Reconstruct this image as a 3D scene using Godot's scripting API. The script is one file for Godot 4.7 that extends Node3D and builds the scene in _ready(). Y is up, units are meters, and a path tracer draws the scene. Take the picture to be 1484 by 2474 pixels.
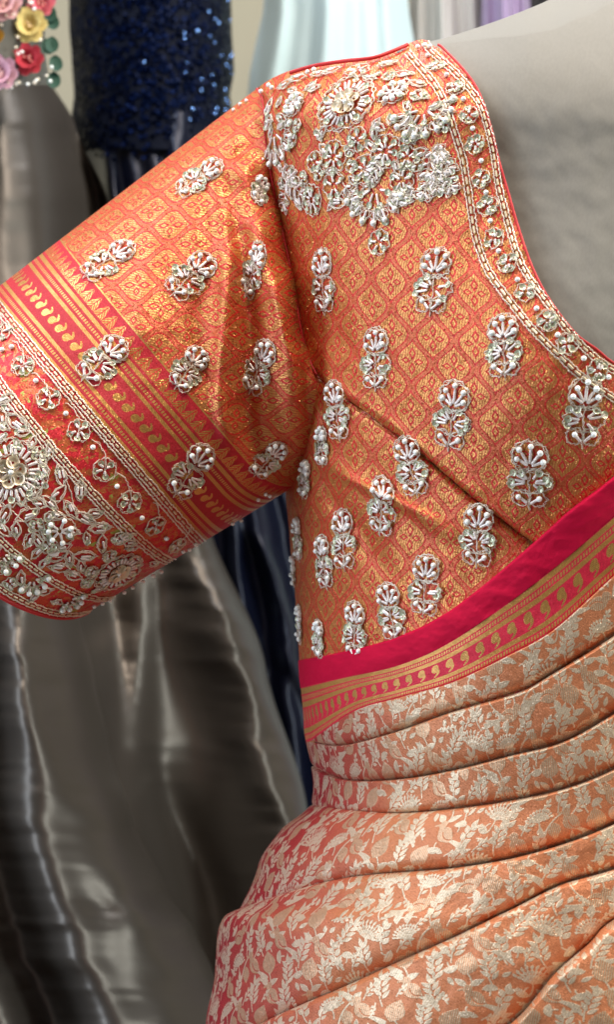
extends Node3D
# An embroidered brocade blouse and silk sari on a suede dress form, gowns behind. px values are millimetre-like
# units on the garment (1 unit = 0.2587 mm at the blouse); every surface gets its own real depth in metres.

const CAMZ := 0.9
const TANH := 0.4
const PXM := 0.0002587
const CX := 1500.0

var rng := RandomNumberGenerator.new()
var noise := FastNoiseLite.new()
var M := {}
var taken := {}

class MB:
	var v := PackedVector3Array()
	var n := PackedVector3Array()
	var ix := PackedInt32Array()
	func tube(pts: PackedVector3Array, r: float, sides := 4, taper := false) -> void:
		var m := pts.size()
		if m < 2:
			return
		var base := v.size()
		var up := Vector3(0.13, 0.21, 0.97)
		for i in m:
			var t := (pts[mini(i + 1, m - 1)] - pts[maxi(i - 1, 0)])
			if t.length_squared() < 1e-14:
				t = Vector3(1, 0, 0)
			t = t.normalized()
			var a := t.cross(up).normalized()
			var b := a.cross(t)
			var rr := r
			if taper and (i == 0 or i == m - 1):
				rr = r * 0.35
			for k in sides:
				var w := TAU * k / sides
				var d := a * cos(w) + b * sin(w)
				v.append(pts[i] + d * rr)
				n.append(d)
		for i in m - 1:
			for k in sides:
				var k2 := (k + 1) % sides
				var p := base + i * sides
				ix.append_array([p + k, p + k2, p + sides + k2, p + k, p + sides + k2, p + sides + k])
	func disc(c: Vector3, nn: Vector3, t: Vector3, r: float, cup := 0.35, seg := 9) -> void:
		# a sequin: a small cupped ring with a hole
		var b := nn.cross(t)
		var base := v.size()
		for k in seg:
			var w := TAU * k / seg
			var d := t * cos(w) + b * sin(w)
			v.append(c + d * r * 0.2)
			n.append(nn)
			v.append(c + d * r * 0.62 + nn * r * 0.05)
			n.append((nn - d * 0.35).normalized())
			v.append(c + d * r + nn * r * cup)
			n.append((nn - d * 0.8).normalized())
		for k in seg:
			var a0 := base + k * 3
			var a1 := base + ((k + 1) % seg) * 3
			ix.append_array([a0, a1 + 1, a0 + 1, a0, a1, a1 + 1, a0 + 1, a1 + 2, a0 + 2, a0 + 1, a1 + 1, a1 + 2])
	func petal(c: Vector3, d: Vector3, nn: Vector3, l: float, w: float, lift: float) -> void:
		# a rounded, cupped cloth petal growing from c along d
		var s := d.cross(nn).normalized()
		var base := v.size()
		for i in 6:
			var t := i / 5.0
			var ww := w * sqrt(maxf(0.0, 1.0 - pow(2.0 * t - 1.05, 2.0))) + w * 0.12
			for j in 5:
				var x := (j - 2) / 2.0
				v.append(c + d * l * t + s * ww * x + nn * (lift * t * t + absf(x) * w * 0.35 * (1.0 - t * 0.3)))
				n.append((nn - d * 0.5 * t - s * x * 0.4).normalized())
		for i in 5:
			for j in 4:
				var p := base + i * 5 + j
				ix.append_array([p, p + 5, p + 6, p, p + 6, p + 1])
	func surface(m: ArrayMesh, mat: Material) -> ArrayMesh:
		if ix.is_empty():
			return m
		var a := []
		a.resize(Mesh.ARRAY_MAX)
		a[Mesh.ARRAY_VERTEX] = v
		a[Mesh.ARRAY_NORMAL] = n
		a[Mesh.ARRAY_INDEX] = ix
		m.add_surface_from_arrays(Mesh.PRIMITIVE_TRIANGLES, a)
		m.surface_set_material(m.get_surface_count() - 1, mat)
		return m

class PxLine:
	# a smooth polyline, resampled evenly
	var p := PackedVector2Array()
	var length := 0.0
	func _init(flat: Array, count := 160) -> void:
		var c := PackedVector2Array()
		for i in flat.size() / 2:
			c.append(Vector2(flat[2 * i], flat[2 * i + 1]))
		var fine := PackedVector2Array()
		for i in c.size() - 1:
			var a := c[maxi(i - 1, 0)]
			var d := c[mini(i + 2, c.size() - 1)]
			for k in 16:
				var w := c[i].cubic_interpolate(c[i + 1], a, d, k / 16.0)
				fine.append(w)
		fine.append(c[c.size() - 1])
		var acc := PackedFloat32Array([0.0])
		for i in fine.size() - 1:
			acc.append(acc[i] + fine[i].distance_to(fine[i + 1]))
		length = acc[acc.size() - 1]
		var at := 0
		for i in count:
			var want := length * i / (count - 1.0)
			while at < acc.size() - 2 and acc[at + 1] < want:
				at += 1
			var f := clampf((want - acc[at]) / maxf(acc[at + 1] - acc[at], 1e-6), 0.0, 1.0)
			p.append(fine[at].lerp(fine[at + 1], f))
	func at(u: float) -> Vector2:
		var f := clampf(u, 0.0, 1.0) * (p.size() - 1)
		var i := mini(int(f), p.size() - 2)
		return p[i].lerp(p[i + 1], f - i)
	func near(q: Vector2) -> float:
		var best := 1e9
		for i in range(0, p.size(), 2):
			best = minf(best, q.distance_squared_to(p[i]))
		return sqrt(best)

func tab(a: Array, y: float) -> float:
	# smooth table [y0, x0, y1, x1, ...]
	var m := a.size() / 2
	if y <= a[0]:
		return a[1]
	if y >= a[2 * m - 2]:
		return a[2 * m - 1]
	var i := 0
	while y > a[2 * i + 2]:
		i += 1
	var h: float = a[2 * i + 2] - a[2 * i]
	var t: float = (y - a[2 * i]) / h
	var d: float = (a[2 * i + 3] - a[2 * i + 1]) / h
	var d0 := d
	var d1 := d
	if i > 0:
		d0 = 0.5 * (d + (a[2 * i + 1] - a[2 * i - 1]) / (a[2 * i] - a[2 * i - 2]))
	if i < m - 2:
		d1 = 0.5 * (d + (a[2 * i + 5] - a[2 * i + 3]) / (a[2 * i + 4] - a[2 * i + 2]))
	var t2 := t * t
	var t3 := t2 * t
	return a[2 * i + 1] * (2 * t3 - 3 * t2 + 1) + h * d0 * (t3 - 2 * t2 + t) + a[2 * i + 3] * (3 * t2 - 2 * t3) + h * d1 * (t3 - t2)

func P(x: float, y: float, z: float) -> Vector3:
	var k := (CAMZ - z) * TANH / 1237.0
	return Vector3((x - 742.0) * k, (1237.0 - y) * k, z)

func to_px(w: Vector3) -> Vector2:
	var k := (CAMZ - w.z) * TANH / 1237.0
	return Vector2(w.x / k + 742.0, 1237.0 - w.y / k)

# ---------------------------------------------------------------- body and sleeve shapes
var XL := [-400.0, 480, 150, 520, 250, 560, 600, 610, 900, 655, 1190, 690, 1300, 700, 1450, 714, 1594, 723, 1750, 735, 1950, 745, 2009, 677, 2087, 625, 2186, 578, 2217, 541, 2264, 526, 2353, 520, 2474, 495, 2700, 440, 3100, 380]
var princess: PxLine
var armhole: PxLine
var sleeve_folds := []
var body_folds := []

func xl(y: float) -> float:
	return tab(XL, y)

func rz(y: float) -> float:
	return 0.18 + 0.03 * smoothstep(1900.0, 2500.0, y)

func bump(x: float, y: float) -> float:
	return 0.03 * exp(-pow((x - 1330.0) / 330.0, 2.0) - pow((y - 880.0) / 330.0, 2.0))

func fall(x: float, y: float) -> float:
	return lerpf(0.06, 0.03, smoothstep(1020.0, 1300.0, x)) * pow(maxf(0.0, 300.0 - y) / 190.0, 2.1)

func folds(list: Array, x: float, y: float) -> float:
	var z := 0.0
	for f in list:
		# [y0, y1, table, amp, width]
		if y < f[0] or y > f[1]:
			continue
		var d: float = (x - tab(f[2], y)) / f[4]
		if absf(d) < 2.6:
			var e := smoothstep(f[0], f[0] + 90.0, y) * (1.0 - smoothstep(f[1] - 110.0, f[1], y))
			z += f[3] * exp(-d * d) * e
	return z

func zbody(x: float, y: float) -> float:
	var co := clampf((CX - x) / (CX - xl(y)), -1.0, 1.0)
	var s := sqrt(1.0 - co * co)
	return rz(y) * s + bump(x, y) * s - fall(x, y) + folds(body_folds, x, y) + 0.0009 * noise.get_noise_2d(x * 0.9, y * 0.9)

func body_phi(x: float, y: float) -> float:
	return acos(clampf((CX - x) / (CX - xl(y)), -1.0, 1.0))

func body_at(phi: float, y: float, off: float, side := 0.0) -> Vector3:
	var s := sin(phi)
	var x := CX - (CX - xl(y)) * cos(phi) - (off - side) * 0.25 / PXM * cos(phi)
	return P(x, y, rz(y) * s + bump(x, y) * maxf(s, 0.0) - fall(x, y) + off * s + folds(body_folds, x, y) * maxf(s, 0.0))

var SARM := [520.0, -345, 566, -330, 602, -327, 667, -272, 797, -193, 941, -116, 1109, -19, 1189, 10, 1302, 93, 1357, 205, 1400, 260]

func q_top(s: float) -> float:
	return 548.0 - 0.054 * s

func q_bot(s: float) -> float:
	return 1392.0 - 0.163 * maxf(s, -20.0)

func sleeve_z(x: float, y: float) -> float:
	var s := -0.76 * x + 0.65 * y
	var q := 0.65 * x + 0.76 * y
	var a := q_top(s)
	var b := q_bot(s)
	var co := clampf((q - (a + b) * 0.5) / ((b - a) * 0.5), -1.0, 1.0)
	var si := sqrt(1.0 - co * co)
	var z := 0.018 + 0.03 * smoothstep(0.0, 800.0, s) + 0.088 * si
	z += folds(sleeve_folds, x, y) * si - 0.004 * exp(-pow((x - 590.0) / 60.0, 2.0) - pow((y - 372.0 + 0.25 * (x - 590.0)) / 20.0, 2.0))
	z += 0.0013 * noise.get_noise_2d(x * 0.7 + 500.0, y * 0.7)
	var d := s - tab(SARM, q)
	var reach := lerpf(110.0, 42.0, smoothstep(700.0, 1150.0, q))
	var zb := zbody(x, y)
	return lerpf(minf(zb - 0.001, z), z, sqrt(smoothstep(-4.0, reach, d)))

func surf(kind: int, x: float, y: float) -> float:
	return zbody(x, y) + 0.0017 if kind == 0 else sleeve_z(x, y)

# ---------------------------------------------------------------- mesh and node helpers
func grid(nu: int, nv: int, f: Callable, uvf: Callable, uv2f = null) -> ArrayMesh:
	var pos := PackedVector3Array()
	var uv := PackedVector2Array()
	var uv2 := PackedVector2Array()
	for j in nv + 1:
		for i in nu + 1:
			var u := float(i) / nu
			var w := float(j) / nv
			var p: Vector3 = f.call(u, w)
			pos.append(p)
			uv.append(uvf.call(u, w))
			if uv2f != null:
				uv2.append(uv2f.call(u, w))
	var nor := PackedVector3Array()
	var idx := PackedInt32Array()
	var W := nu + 1
	for j in nv + 1:
		for i in W:
			var du := pos[j * W + mini(i + 1, nu)] - pos[j * W + maxi(i - 1, 0)]
			var dv := pos[mini(j + 1, nv) * W + i] - pos[maxi(j - 1, 0) * W + i]
			var c := dv.cross(du)
			nor.append(c.normalized() if c.length_squared() > 1e-18 else Vector3(0, 0, 1))
			if i < nu and j < nv:
				var a := j * W + i
				idx.append_array([a, a + 1, a + W + 1, a, a + W + 1, a + W])
	var arr := []
	arr.resize(Mesh.ARRAY_MAX)
	arr[Mesh.ARRAY_VERTEX] = pos
	arr[Mesh.ARRAY_NORMAL] = nor
	arr[Mesh.ARRAY_TEX_UV] = uv
	if uv2f != null:
		arr[Mesh.ARRAY_TEX_UV2] = uv2
	arr[Mesh.ARRAY_INDEX] = idx
	var m := ArrayMesh.new()
	m.add_surface_from_arrays(Mesh.PRIMITIVE_TRIANGLES, arr)
	return m

func numbered(parent: Node, called: String) -> String:
	var key := str(parent.get_instance_id()) + called
	var c: int = taken.get(key, 0)
	taken[key] = c + 1
	return called if c == 0 else "%s_%03d" % [called, c]

func thing(called: String, label: String, category: String, at: Vector3, group := "") -> Node3D:
	var o := Node3D.new()
	o.name = numbered(self, called)
	add_child(o, true)
	o.position = at
	o.set_meta("label", label)
	o.set_meta("category", category)
	if group:
		o.set_meta("group", group)
	return o

func part(called: String, mesh: Mesh, mat: Material, parent: Node3D, label := "") -> MeshInstance3D:
	# a mesh in world coordinates under a thing (whose base is offset), or under a part
	var o := MeshInstance3D.new()
	o.name = numbered(parent, called)
	o.mesh = mesh
	if mat:
		o.material_override = mat
	if parent.get_parent() == self:
		o.position = -parent.position
	parent.add_child(o, true)
	if label:
		o.set_meta("label", label)
	return o

func setting(called: String, mesh: Mesh, mat: Material, at := Vector3.ZERO) -> MeshInstance3D:
	var o := MeshInstance3D.new()
	o.name = called
	o.mesh = mesh
	o.material_override = mat
	o.position = at
	o.set_meta("kind", "structure")
	add_child(o, true)
	return o

# ---------------------------------------------------------------- textures
func tex(w: int, h: int, bytes: PackedByteArray) -> ImageTexture:
	return ImageTexture.create_from_image(Image.create_from_data(w, h, false, Image.FORMAT_RGB8, bytes))

func facets(w: int, h: int, cell: int, strength: float, stretch := 1) -> ImageTexture:
	# a normal map of tiny thread facets, each tilted its own way
	var cw := w / cell
	var ch := h / (cell * stretch)
	var b := PackedByteArray()
	b.resize(cw * ch * 3)
	for i in cw * ch:
		var st := strength if rng.randf() < 0.32 else strength * 0.25
		var x := (rng.randf() + rng.randf() - 1.0) * st
		var y := (rng.randf() + rng.randf() - 1.0) * st
		b[i * 3] = clampi(int(128 + 127 * x), 0, 255)
		b[i * 3 + 1] = clampi(int(128 + 127 * y), 0, 255)
		b[i * 3 + 2] = clampi(int(128 + 127 * sqrt(maxf(0.05, 1.0 - x * x - y * y))), 0, 255)
	var im := Image.create_from_data(cw, ch, false, Image.FORMAT_RGB8, b)
	im.resize(w, h, Image.INTERPOLATE_NEAREST)
	return ImageTexture.create_from_image(im)

func noisy(freq: float, low: Color, high: Color, sd: int, size := 512, bump_map := false, strength := 4.0) -> NoiseTexture2D:
	var f := FastNoiseLite.new()
	f.seed = sd
	f.frequency = freq
	f.fractal_octaves = 4
	var t := NoiseTexture2D.new()
	t.width = size
	t.height = size
	t.seamless = true
	t.noise = f
	if bump_map:
		t.as_normal_map = true
		t.bump_strength = strength
	else:
		var g := Gradient.new()
		g.set_color(0, low)
		g.set_color(1, high)
		t.color_ramp = g
	return t

func rgb(hex: int) -> Array:
	return [(hex >> 16) & 255, (hex >> 8) & 255, hex & 255]

func weave(w: int, h: int, look: Callable) -> Array:
	# look(x, y) -> [colour index], palettes give colour, metalness, roughness; returns [albedo, orm]
	var a := PackedByteArray()
	var o := PackedByteArray()
	a.resize(w * h * 3)
	o.resize(w * h * 3)
	for y in h:
		for x in w:
			var k: Array = look.call(x, y)
			var i := (y * w + x) * 3
			var j: float = k[3] if k.size() > 3 else 0.06
			var f := 1.0 + (rng.randf() - 0.5) * 2.0 * j
			a[i] = clampi(int(k[0][0] * f), 0, 255)
			a[i + 1] = clampi(int(k[0][1] * f), 0, 255)
			a[i + 2] = clampi(int(k[0][2] * f), 0, 255)
			o[i] = 255
			o[i + 1] = int(k[2] * 255)
			o[i + 2] = int(k[1] * 255)
	return [a, o]

func tiled(w: int, h: int, b: PackedByteArray, nx: int, ny: int) -> ImageTexture:
	var one := Image.create_from_data(w, h, false, Image.FORMAT_RGB8, b)
	var im := Image.create_empty(w * nx, h * ny, false, Image.FORMAT_RGB8)
	for j in ny:
		for i in nx:
			im.blit_rect(one, Rect2i(0, 0, w, h), Vector2i(i * w, j * h))
	return ImageTexture.create_from_image(im)

func orm(albedo: Texture2D, o: Texture2D, nrm: Texture2D, nscale: float) -> ORMMaterial3D:
	var m := ORMMaterial3D.new()
	m.albedo_texture = albedo
	m.orm_texture = o
	if nrm:
		m.normal_enabled = true
		m.normal_texture = nrm
		m.normal_scale = nscale
	return m

func plain(c: Color, rough: float, metal := 0.0) -> StandardMaterial3D:
	var m := StandardMaterial3D.new()
	m.albedo_color = c
	m.roughness = rough
	m.metallic = metal
	return m

var GOLD := rgb(0xcb8c4b)
var TAN := rgb(0xb9793c)
var CORAL := rgb(0xbb502b)
var RED := rgb(0xc8201c)
var OLDGOLD := rgb(0xc6934e)
var CRIMSON := rgb(0xd61238)

func diamond(x: float, y: float, a: float, b: float) -> float:
	return absf(x) / a + absf(y) / b

func brocade_at(x: float, y: float) -> Array:
	# one 125 x 142 repeat with two ogee cells
	var best := []
	for c in [[0.0, 0.0], [125.0, 0.0], [0.0, 142.0], [125.0, 142.0], [62.5, 71.0]]:
		var dx: float = x - c[0]
		var dy: float = y - c[1]
		if absf(dx) > 56.0 or absf(dy) > 62.0:
			continue
		var hw := 49.0 * pow(0.5 + 0.5 * cos(PI * clampf(absf(dy) / 62.0, 0.0, 1.0)), 0.85)
		var e := absf(dx) - hw
		if e > 1.8:
			continue
		if e > -3.2:
			best = [RED, 0.1, 0.55, 0.1]
			continue
		# four petals
		var p := minf(diamond(dx, absf(dy) - 21.0, 11.5, 19.0), diamond(absf(dx) - 20.0, dy, 14.5, 10.0))
		if p < 1.0:
			if p > 0.5:
				best = [RED, 0.1, 0.55, 0.1]
			elif p < 0.25:
				best = [TAN, 0.5, 0.45, 0.1]
			else:
				best = [GOLD, 0.55, 0.36, 0.08]
			continue
		var hatch := fposmod(dx + dy * 0.22 + 3.0 * sin(dy * 0.09), 7.4)
		best = [rgb(0xb9592a), 0.1, 0.5, 0.1] if hatch < 2.7 else [GOLD, 0.55, 0.36, 0.1]
	return best if best.size() else [CORAL if rng.randf() > 0.16 else rgb(0xdc8a52), 0.3, 0.42, 0.12]

func brocade_maps() -> Array:
	var w := 250
	var h := 284
	var am := PackedByteArray()
	var r: Array = weave(w, h, func(x, y): return brocade_at(x * 0.5, y * 0.5))
	var nr := facets(1000, 852, 5, 0.95)
	return [tiled(w, h, r[0], 4, 3), tiled(w, h, r[1], 4, 3), nr]

func rope_col(a: float, b: float, fwd := 0.9) -> Array:
	return [TAN, 0.5, 0.45, 0.1] if fposmod(a + b * fwd, 5.5) < 2.3 else [OLDGOLD, 0.4, 0.42, 0.1]

func ladder_col(a: float, b: float, mid: float, ground: Array) -> Array:
	return [OLDGOLD, 0.4, 0.42, 0.1] if fposmod(a, 8.25) > 3.0 and absf(b - mid) < 4.2 else ground

func paisley(x: float, y: float, r: float) -> bool:
	# drop at the origin with a tail curling to +y
	if Vector2(x, y).length() < r:
		return true
	for k in 9:
		var t := k / 8.0
		var c := Vector2(r * 0.45 + r * 0.75 * sin(t * 2.4), r * 0.3 + r * 1.55 * t)
		c.x -= r * 0.9 * t * t
		if Vector2(x, y).distance_to(c) < r * (0.55 - 0.33 * t):
			return true
	return false

func sleeve_border_at(a: float, b: float) -> Array:
	# a runs along the border, b across it from the cuff side (0 .. 214)
	var ground: Array = [rgb(0xaa0f1e) if fposmod(a + b, 4.0) < 2.4 else rgb(0xb61823), 0.0, 0.65, 0.08]
	if (b > 2.0 and b < 12.0) or (b > 35.0 and b < 45.0) or (b > 113.0 and b < 123.0) or (b > 146.0 and b < 157.0):
		return rope_col(a, b)
	if b > 17.0 and b < 31.0:
		return ladder_col(a, b, 24.0, ground)
	if b > 127.0 and b < 142.0:
		return ladder_col(a, b, 134.5, ground)
	if b > 53.0 and b < 110.0:
		var x := fposmod(a, 33.0) - 14.0
		if paisley(x, b - 73.0, 11.0) or paisley(x - 33.0, b - 73.0, 11.0) or paisley(x + 33.0, b - 73.0, 11.0):
			return [TAN, 0.45, 0.45, 0.1] if fposmod(a, 4.5) < 1.6 and fposmod(b, 4.5) < 2.0 else [OLDGOLD, 0.6, 0.34, 0.12]
		return ground
	if b > 164.0:
		var t := (b - 164.0) / 40.0
		var x := absf(fposmod(a, 33.0) - 16.5)
		if t < 1.0 and x < 16.0 * (1.0 - t * t):
			var vein := fposmod(b + x * 1.2, 9.0)
			return [RED, 0.1, 0.55, 0.1] if vein < 2.6 or x < 1.2 else [OLDGOLD, 0.55, 0.32, 0.12]
		if b > 210.0:
			return [OLDGOLD, 0.6, 0.4, 0.1]
		return [rgb(0xba0f22), 0.0, 0.65, 0.05]
	return ground

func sari_border_at(a: float, b: float) -> Array:
	# a along, b down from the crimson band (0 .. 110), repeat 48
	var ground: Array = [CRIMSON if fposmod(a, 4.0) < 2.0 else rgb(0xbd1530), 0.0, 0.62, 0.1]
	if (b > 1.0 and b < 14.0) or (b > 29.0 and b < 41.0) or (b > 83.0 and b < 94.0):
		return rope_col(a, b, 0.7)
	if b >= 15.0 and b <= 28.0:
		return ladder_col(a, b, 21.5, ground)
	if b > 95.0 and b < 108.0:
		return ladder_col(a + 3.0, b, 101.5, ground)
	if b > 42.0 and b < 83.0:
		var x := fposmod(a, 48.0) - 20.0
		if paisley(x, b - 56.0, 12.0) or paisley(x - 48.0, b - 56.0, 12.0) or paisley(x + 48.0, b - 56.0, 12.0):
			return [rgb(0x96602f), 0.4, 0.45, 0.1] if fposmod(a, 4.0) < 1.6 and fposmod(b, 4.0) < 1.6 else [OLDGOLD, 0.45, 0.38, 0.1]
	return ground

# botanical figures of the sari, rasterised into a wrapping mask
var mk := PackedByteArray()
const MS := 1024

func put(x: int, y: int, val: int) -> void:
	mk[posmod(y, MS) * MS + posmod(x, MS)] = val

func leaf_fig(cx: float, cy: float, l: float, w: float, ang: float, val := 255) -> void:
	var c := cos(ang)
	var s := sin(ang)
	for y in range(int(cy - l), int(cy + l) + 1):
		for x in range(int(cx - l), int(cx + l) + 1):
			var a := ((x - cx) * c + (y - cy) * s) / l
			var b := (-(x - cx) * s + (y - cy) * c) / w
			if absf(a) < 1.0 and absf(b) < (1.0 - a * a) * (1.0 - 0.3 * a):
				put(x, y, val)

func stroke_fig(a: Vector2, b: Vector2, bend: float, r: float, val := 255) -> void:
	var n := int(a.distance_to(b) / 3.0) + 2
	var side := (b - a).orthogonal() * bend
	for i in n:
		var t := i / (n - 1.0)
		var p := a.lerp(b, t) + side * 4.0 * t * (1.0 - t)
		for y in range(int(p.y - r), int(p.y + r) + 1):
			for x in range(int(p.x - r), int(p.x + r) + 1):
				if Vector2(x, y).distance_to(p) < r:
					put(x, y, val)

func twig_fig(x: float, y: float, ang: float, l: float, leaves: int, lw := 13.0) -> void:
	var a := Vector2(x, y)
	var d := Vector2(cos(ang), sin(ang))
	stroke_fig(a, a + d * l, 0.08, 3.6)
	for i in leaves:
		var t := 0.25 + 0.75 * i / leaves
		var sd := 1.0 if i % 2 == 0 else -1.0
		var q := a + d * l * t
		var la := ang + sd * 0.75
		leaf_fig(q.x + cos(la) * l * 0.2, q.y + sin(la) * l * 0.2, l * 0.19, lw * 0.8, la)
	leaf_fig(x + d.x * l * 1.12, y + d.y * l * 1.12, l * 0.2, lw * 0.8, ang)

func fan_fig(x: float, y: float, ang: float, r: float) -> void:
	# a carnation: rays ending in small florets
	for i in 11:
		var w := ang + (i - 5) * 0.25
		for k in 3:
			var rr := r * (0.45 + 0.27 * k)
			var q := Vector2(x + cos(w) * rr, y + sin(w) * rr)
			leaf_fig(q.x, q.y, r * 0.15, 6.5, w + (0.3 if k % 2 == 0 else -0.3))
		stroke_fig(Vector2(x, y), Vector2(x + cos(w) * r * 0.85, y + sin(w) * r * 0.85), 0.03, 2.4)
	stroke_fig(Vector2(x, y), Vector2(x - cos(ang) * r * 0.7, y - sin(ang) * r * 0.7), 0.1, 3.8)

func bird_fig(x: float, y: float, f: float) -> void:
	leaf_fig(x, y, 56.0, 34.0, 0.5 * f if f > 0 else PI - 0.5, 254)
	leaf_fig(x - 40.0 * f, y - 44.0, 26.0, 20.0, 0.9, 254)
	stroke_fig(Vector2(x - 60.0 * f, y - 44.0), Vector2(x - 78.0 * f, y - 36.0), 0.0, 5.0, 254)
	for k in 3:
		stroke_fig(Vector2(x + 40.0 * f, y + 24.0), Vector2(x + (110.0 + 8.0 * k) * f, y + 40.0 + 18.0 * k), 0.05, 7.0)
	stroke_fig(Vector2(x - 20.0 * f, y - 10.0), Vector2(x + 36.0 * f, y + 18.0), -0.2, 3.0, 0)

func botanical_mask() -> void:
	mk.resize(MS * MS)
	mk.fill(0)
	var r := RandomNumberGenerator.new()
	r.seed = 77
	for gy in 8:
		for gx in 8:
			var x := (gx + 0.5 + 0.28 * (r.randf() - 0.5) + 0.5 * (gy % 2)) * MS / 8.0
			var y := (gy + 0.5 + 0.28 * (r.randf() - 0.5)) * MS / 8.0
			var pick := (gx * 2 + gy * 3 + (gx * gy) % 2) % 6
			var up := -PI / 2 + (r.randf() - 0.5) * 1.0
			match pick:
				0: twig_fig(x, y + 80.0, up, 140.0, 7)
				1: fan_fig(x, y + 30.0, up, 84.0)
				2:
					bird_fig(x, y, 1.0 if r.randf() > 0.5 else -1.0)
					twig_fig(x + 40.0, y + 96.0, up + 0.6, 64.0, 4, 9.0)
				3:
					leaf_fig(x - 10.0, y - 20.0, 58.0, 46.0, up, 253)
					stroke_fig(Vector2(x, y + 30.0), Vector2(x + 26.0, y + 92.0), 0.1, 3.8)
					leaf_fig(x + 44.0, y + 66.0, 34.0, 15.0, -0.6)
					leaf_fig(x - 24.0, y + 74.0, 34.0, 14.0, 3.6)
				4:
					twig_fig(x - 30.0, y + 80.0, up - 0.25, 120.0, 5, 17.0)
					twig_fig(x + 40.0, y + 80.0, up + 0.35, 90.0, 5, 10.0)
				5:
					fan_fig(x - 30.0, y + 10.0, up - 0.3, 62.0)
					leaf_fig(x + 56.0, y + 40.0, 42.0, 30.0, 1.2, 253)
					stroke_fig(Vector2(x + 20.0, y + 90.0), Vector2(x + 70.0, y - 60.0), 0.12, 4.5)
					leaf_fig(x + 76.0, y - 74.0, 28.0, 17.0, -1.0)
	for i in 1100:
		# small fillers in the gaps
		var x := r.randf() * MS
		var y := r.randf() * MS
		var free := true
		for k in 12:
			var w := Vector2(x, y) + Vector2.from_angle(TAU * k / 12.0) * (20.0 if k % 2 == 0 else 11.0)
			if mk[posmod(int(w.y), MS) * MS + posmod(int(w.x), MS)] != 0:
				free = false
		if free:
			if i % 3 == 0:
				twig_fig(x, y, r.randf() * TAU, 34.0 + 24.0 * r.randf(), 4, 8.5)
			elif i % 3 == 1:
				leaf_fig(x, y, 18.0 + 10.0 * r.randf(), 11.0, r.randf() * TAU)
			else:
				fan_fig(x, y, r.randf() * TAU, 30.0)

func botanical_maps(ground_a: Array, ground_b: Array, fig_a: Array, fig_b: Array, green: bool, half: bool) -> Array:
	var st := 2 if half else 1
	var sz := MS / st
	var res: Array = weave(sz, sz, func(x, y):
		var xx: int = x * st
		var yy: int = y * st
		var m := mk[yy * MS + xx]
		var twill := posmod(xx + yy * 2, 16) < 7
		if m == 0:
			if green and noise.get_noise_2d(xx * 0.35, yy * 0.35) > 0.42:
				return [rgb(0xa3a048), 0.3, 0.5, 0.12]
			return [ground_b if twill else ground_a, 0.25, 0.5, 0.07]
		if m == 253 or m == 254:
			return [fig_a if posmod(xx, 9) < 6 else ground_a, 0.5, 0.42, 0.08]
		return [fig_b if posmod(xx + yy / 3, 11) < 8 else fig_a, 0.4, 0.4, 0.08])
	return [tex(sz, sz, res[0]), tex(sz, sz, res[1])]

# ---------------------------------------------------------------- embroidery
var blouse: Node3D
var pearl_mesh: SphereMesh
var bugle_mesh: CapsuleMesh
var pearls_done := 0
var bugles_done := 0
var rest_pearls: Array[Transform3D] = []
var rest_bugles: Array[Transform3D] = []

class Spot:
	var kind := 0
	var p := Vector3.ZERO
	var r := Vector3.RIGHT
	var d := Vector3.DOWN
	var n := Vector3.BACK
	var sc := 1.0

func spot(kind: int, x: float, y: float, ang: float, sc := 1.0) -> Spot:
	# ang: how far the motif's up leans from the picture's up, clockwise, in degrees
	var o := Spot.new()
	o.kind = kind
	o.sc = sc * 0.92 * (1.0 + jit(0.08))
	ang += jit(8.0)
	o.p = P(x, y, surf(kind, x, y))
	var e := 5.0
	var dx := P(x + e, y, surf(kind, x + e, y)) - P(x - e, y, surf(kind, x - e, y))
	var dy := P(x, y + e, surf(kind, x, y + e)) - P(x, y - e, surf(kind, x, y - e))
	o.n = dy.cross(dx).normalized()
	if o.n.z < 0.0:
		o.n = -o.n
	var a := deg_to_rad(ang)
	var down := (-sin(a) * dx / dx.length() + cos(a) * dy / dy.length())
	down = (down - o.n * down.dot(o.n)).normalized()
	o.d = down
	o.r = down.cross(o.n).normalized()
	return o

func on(o: Spot, lx: float, ly: float, h: float) -> Vector3:
	var w := o.p + (o.r * lx + o.d * ly) * (PXM * o.sc)
	var q := to_px(w)
	var z := surf(o.kind, q.x, q.y)
	if absf(z - w.z) > 0.012:
		z = w.z
	return P(q.x, q.y, z) + o.n * (h * PXM)

class Work:
	var threads := []      # each a list of Vector2
	var sequins := []      # Vector3(x, y, r)
	var tans := []
	var pearls := []       # Vector3(x, y, r)
	var bugles := []       # [Vector2, Vector2, r]

func jit(a: float) -> float:
	return (rng.randf() - 0.5) * 2.0 * a

func wavy(w: Work, rx: float, ry: float, c: Vector2, lobes: int, amp: float, a0 := 0.0, a1 := TAU) -> void:
	var l := []
	var m := int(maxf(18.0, lobes * 5.0) * (a1 - a0) / TAU)
	for i in m + 1:
		var t := lerpf(a0, a1, float(i) / m)
		var k := 1.0 + amp * absf(sin(t * lobes * 0.5)) + jit(0.04)
		l.append(c + Vector2(cos(t) * rx, sin(t) * ry) * k)
	w.threads.append(l)

func stem_pearl(w: Work, base: Vector2, tip: Vector2, r: float, cup := false) -> void:
	tip += Vector2(jit(2.5), jit(2.5))
	w.bugles.append([base.lerp(tip, 0.18), base.lerp(tip, 0.82), 3.5])
	w.pearls.append(Vector3(tip.x, tip.y, r))
	if cup:
		w.sequins.append(Vector3(tip.x + jit(3.0), tip.y + jit(3.0), r * 1.55))

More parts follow.
